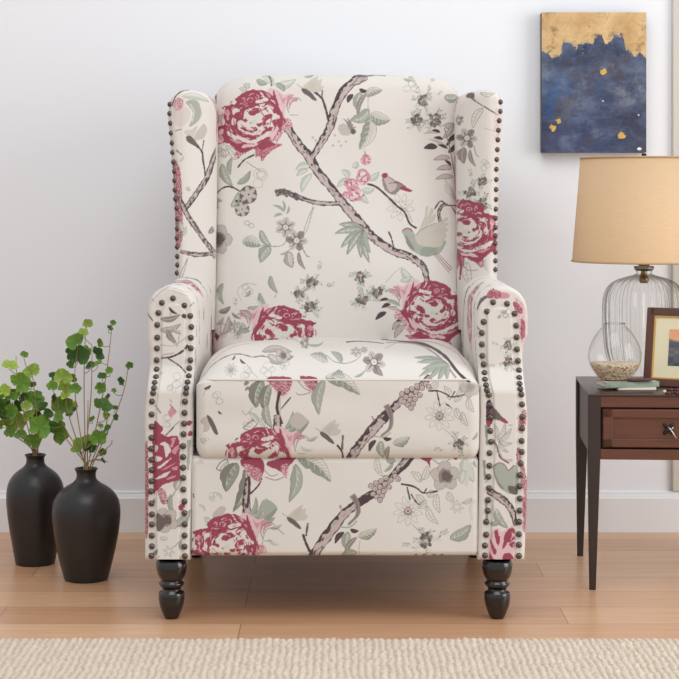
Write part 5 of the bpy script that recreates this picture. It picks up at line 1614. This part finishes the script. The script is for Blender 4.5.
# ------------------------------------------------------------------ black vases with leafy plants
VASE = plain('matte_black_ceramic', (38, 35, 35), .35, noise=.2, scale=25, bump=.08, bscale=60)
LEAF = attr_mat('ivy_leaf', .5, 0, .25, 160, .35, .15)
STEM = plain('plant_stem', (158, 134, 88), .7, noise=.25, scale=60)
PROF_R = [(0, 583.4), (20, 583.4), (21.6, 582.6), (23.3, 577), (26.3, 565), (29.2, 552), (31.8, 538), (33.6, 524), (34.1, 514), (33.4, 505.5), (30.8, 498), (26.2, 491.8), (20.2, 487), (14.4, 483.4), (10.8, 480), (9.6, 476.4), (9.7, 473), (10.6, 470.4), (11.6, 468.4), (10.6, 468.2), (8.8, 471), (8.2, 476), (8.5, 482), (0, 484)]
PROF_L = [(0, 567.4), (18.6, 567.4), (19.6, 566.6), (21.2, 558), (23.2, 546), (25.2, 534), (27.2, 520), (28.5, 507), (28.8, 497), (28, 488.5), (25.8, 481.5), (21.8, 475.2), (16.5, 470.4), (11.8, 466.8), (9.4, 463.4), (8.9, 460), (9.2, 457.4), (10.6, 454.6), (9.6, 454.4), (8, 457), (7.4, 462), (7.6, 468), (0, 470)]


def vase(cx, y, prof, base, label):
    X = (cx - HX) / S(y)
    k = prof[0][1]
    tp = min(p for _, p in prof)
    fit = (k - 4.3 - tp) / (k - tp)
    pts = [(r / S(y), (k - p) * fit / S(y)) for r, p in prof]
    o = thing('vase', label, 'vase', (X, y, 0), 'matching black vases')
    bm = bmesh.new(); lathe(bm, [pts[0]] + list(catmull(pts[1:-1], 4)) + [pts[-1]], X, y, 64)
    put('vase_body', bm, VASE, o)
    return X


VR_Y = F * H / (579.1 - HY) - D0
VL_Y = F * H / (563.2 - HY) - D0
vase(86.2, VR_Y, PROF_R, 583.4, 'squat black ceramic vase nearest the armchair, in front of the other vase')
vase(35.3, VL_Y, PROF_L, 567.4, 'black ceramic vase at the left edge, behind the other vase')

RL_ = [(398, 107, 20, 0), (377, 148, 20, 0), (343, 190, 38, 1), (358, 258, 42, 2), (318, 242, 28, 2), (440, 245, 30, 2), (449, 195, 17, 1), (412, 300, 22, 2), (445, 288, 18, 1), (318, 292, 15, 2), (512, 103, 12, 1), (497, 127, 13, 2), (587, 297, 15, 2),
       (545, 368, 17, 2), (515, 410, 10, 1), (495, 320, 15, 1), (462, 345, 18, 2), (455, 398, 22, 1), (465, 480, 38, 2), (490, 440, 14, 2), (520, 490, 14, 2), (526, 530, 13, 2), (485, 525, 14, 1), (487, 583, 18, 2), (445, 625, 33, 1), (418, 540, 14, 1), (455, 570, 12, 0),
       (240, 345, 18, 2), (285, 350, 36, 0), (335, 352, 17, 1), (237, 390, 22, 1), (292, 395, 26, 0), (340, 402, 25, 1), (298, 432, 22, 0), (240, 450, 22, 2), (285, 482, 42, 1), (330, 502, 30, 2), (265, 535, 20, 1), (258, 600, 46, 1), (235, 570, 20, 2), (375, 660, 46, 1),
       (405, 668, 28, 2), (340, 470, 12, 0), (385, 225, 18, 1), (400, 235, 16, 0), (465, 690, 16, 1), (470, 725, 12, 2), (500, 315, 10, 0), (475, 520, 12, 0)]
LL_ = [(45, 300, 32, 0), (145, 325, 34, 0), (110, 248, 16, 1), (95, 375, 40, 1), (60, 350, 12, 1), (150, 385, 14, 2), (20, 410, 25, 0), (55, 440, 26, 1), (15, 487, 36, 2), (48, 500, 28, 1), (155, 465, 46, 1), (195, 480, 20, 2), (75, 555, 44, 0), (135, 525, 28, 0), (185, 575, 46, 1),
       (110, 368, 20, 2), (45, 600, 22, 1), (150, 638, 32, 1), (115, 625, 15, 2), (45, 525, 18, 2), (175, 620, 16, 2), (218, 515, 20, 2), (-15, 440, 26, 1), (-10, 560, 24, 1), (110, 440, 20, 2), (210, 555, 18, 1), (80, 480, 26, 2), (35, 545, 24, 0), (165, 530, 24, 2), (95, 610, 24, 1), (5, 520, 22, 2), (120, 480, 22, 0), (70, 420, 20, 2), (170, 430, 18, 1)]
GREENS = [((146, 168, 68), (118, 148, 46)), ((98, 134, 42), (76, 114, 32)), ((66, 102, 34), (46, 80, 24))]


def plant(label, vx, vy, mouth_px, mouth_py, leaves, tips, seed):
    rg = random.Random(seed)
    o = thing('leafy_plant', label, 'plant', (vx, vy, W(mouth_px, mouth_py, vy)[2]), 'plants in the black vases')
    zm = o.location.z
    stems = []
    for k, (tx, ty, bend) in enumerate(tips):
        yt = vy + rg.uniform(-.03, .03)
        top = Vector(W(tx, ty, yt))
        a = rg.uniform(0, 6.28); rr = .006
        p0 = Vector((vx + rr * math.cos(a), vy + rr * math.sin(a), zm - .02)); p1 = Vector((vx + (top.x - vx) * .12 + rr * math.cos(a), vy + rr * math.sin(a) * 1.2, zm + .012))
        md = p1.lerp(top, .5) + Vector((bend, rg.uniform(-.008, .008), .006))
        q3_ = p1.lerp(top, .8) + Vector((bend * .7, 0, .002))
        P = [Vector(v) for v in catmull([tuple(p0), tuple(p1), tuple(md), tuple(q3_), tuple(top)], 7)]
        bm = bmesh.new(); tube(bm, P, .0014, .0007, 6)
        put('stem', bm, STEM, o)
        stems.append(P)
    V, Fc, K = [], [], []
    tw = bmesh.new()
    nb = 0
    for (zx, zy, r, tone) in leaves:
        px, py = zx / 4.527, 300 + zy / 4.527
        y = vy + rg.uniform(-.035, .03)
        c = Vector(W(px, py, y)); R = r / 4.527 / S(y) * 1.18
        # nearest stem point a little lower
        best = min((p for P in stems for p in P[5:]), key=lambda p: (p - c - Vector((0, 0, -R * .9))).length)
        tilt = Euler((rg.uniform(.55, 1.5), rg.uniform(-.7, .7), 0)).to_matrix()
        d = c - best
        ang = math.atan2(-d.x, d.z) if d.length > 1e-4 else 0
        M = Matrix.Rotation(ang + rg.uniform(-.4, .4), 3, 'Y') @ tilt
        n1, n2 = 5, 44
        lob, ph = rg.choice([3, 5, 5, 5]), rg.uniform(0, 6); sq = rg.uniform(.8, 1.05)
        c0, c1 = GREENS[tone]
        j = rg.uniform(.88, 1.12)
        rows = []
        for i in range(n1 + 1):
            f = i / n1
            for k in range(n2):
                t = 2 * PI * k / n2
                rad = 1 + .085 * math.cos(lob * t + ph) + .03 * math.cos(11 * t + 2 * ph) + .02 * math.cos(17 * t)
                rad *= 1 - .42 * math.exp(-((abs(t - 1.5 * PI)) / .24) ** 2)   # notch at the stalk
                x, yy = f * rad * math.cos(t) * R, f * rad * math.sin(t) * R * sq
                zz = R * (.22 * f * f + .07 * f * math.cos(lob * t + ph) - .05 * f * f * math.cos(2 * t))
                p = M @ Vector((x, yy, zz))
                V.append((c.x + p.x, c.y + p.y, c.z + p.z))
                vein = max(0, math.cos(lob * t / 1.0 + ph)) ** 10
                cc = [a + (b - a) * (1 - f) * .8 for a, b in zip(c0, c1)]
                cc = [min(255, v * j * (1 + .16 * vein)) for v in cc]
                K.append(cc)
        for i in range(n1):
            for k in range(n2):
                Fc.append((nb + i * n2 + k, nb + i * n2 + (k + 1) % n2, nb + (i + 1) * n2 + (k + 1) % n2, nb + (i + 1) * n2 + k))
        nb += (n1 + 1) * n2
        st = c + M @ Vector((0, -R * .5, R * .05))
        mid = (st + best) / 2 + Vector((rg.uniform(-.004, .004), 0, -.004))
        if (st - best).length < .075:
            tube(tw, catmull([tuple(best), tuple(mid), tuple(st)], 4), .0008, .0007, 5)
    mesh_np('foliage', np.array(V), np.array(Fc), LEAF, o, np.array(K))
    put('leaf_stalks', tw, plain('green_stalk', (134, 130, 66), .6), o)


plant('taller leafy green plant with sparse upper stems in the vase nearest the armchair', (86.2 - HX) / S(VR_Y), VR_Y, 86.2, 469, RL_,
      [(86, 328, -.004), (112, 324, .006), (92, 345, .004), (128, 367, .012), (66, 378, -.012), (58, 400, -.012), (106, 405, .012), (75, 365, -.006), (112, 440, .01), (88, 400, .0), (62, 425, -.01), (108, 462, .006)], 5)
plant('bushier light green plant in the vase at the left edge', (35.3 - HX) / S(VL_Y), VL_Y, 35.3, 455, LL_,
      [(16, 356, -.008), (32, 372, .002), (10, 392, -.012), (25, 382, -.004), (36, 402, .003), (20, 420, -.008), (42, 424, .006), (6, 425, -.012), (48, 410, .008)], 6)

# ------------------------------------------------------------------ light and camera
w = bpy.data.worlds.new('daylight'); scene.world = w
w.use_nodes = True
wn, wl = w.node_tree.nodes, w.node_tree.links
bg = wn['Background']; bg.inputs['Strength'].default_value = 1.0
tc = wn.new('ShaderNodeTexCoord'); sp_ = wn.new('ShaderNodeSeparateXYZ'); wl.new(tc.outputs['Generated'], sp_.inputs[0])
rp = wn.new('ShaderNodeValToRGB')
for k, (p, v) in enumerate(((0, .5), (.45, .64), (.6, .71), (1, .82))):
    e = rp.color_ramp.elements[k] if k < 2 else rp.color_ramp.elements.new(p)
    e.position = p; e.color = (v * .955, v * .98, v * 1.01, 1)
ma = wn.new('ShaderNodeMath'); ma.operation = 'MULTIPLY_ADD'; ma.inputs[1].default_value = .5; ma.inputs[2].default_value = .5
wl.new(sp_.outputs['Z'], ma.inputs[0]); wl.new(ma.outputs[0], rp.inputs['Fac']); wl.new(rp.outputs['Color'], bg.inputs['Color'])


def area(name, loc, target, sx, sy, power, col=(1, 1, 1)):
    l = bpy.data.lights.new(name, 'AREA'); l.shape = 'RECTANGLE'; l.size = sx; l.size_y = sy; l.energy = power; l.color = col
    o = bpy.data.objects.new(name, l); o.location = loc
    o.rotation_euler = (Vector(target) - Vector(loc)).to_track_quat('-Z', 'Y').to_euler()
    COL.objects.link(o)
    return o


area('window_daylight', (2.9, -1.0, 1.15), (-.2, .6, .4), 1.8, 2.0, 43, (1, 1, 1))
area('ceiling_light', (.1, -1.5, 2.95), (0, .2, .4), 2.2, 2.0, 34, (1, .995, .985))

cam = bpy.data.cameras.new('camera'); cam.sensor_width = 36; cam.lens = 36 * F / 679
cam.shift_y = -(339.5 - HY) / 679
cam.clip_start = .05
co = bpy.data.objects.new('camera', cam); co.location = (0, -D0, H); co.rotation_euler = (PI / 2, 0, 0)
COL.objects.link(co); scene.camera = co
vs = scene.view_settings
vs.view_transform = 'Standard'; vs.look = 'None'; vs.gamma = 1; vs.use_curve_mapping = False; vs.exposure = 0.0
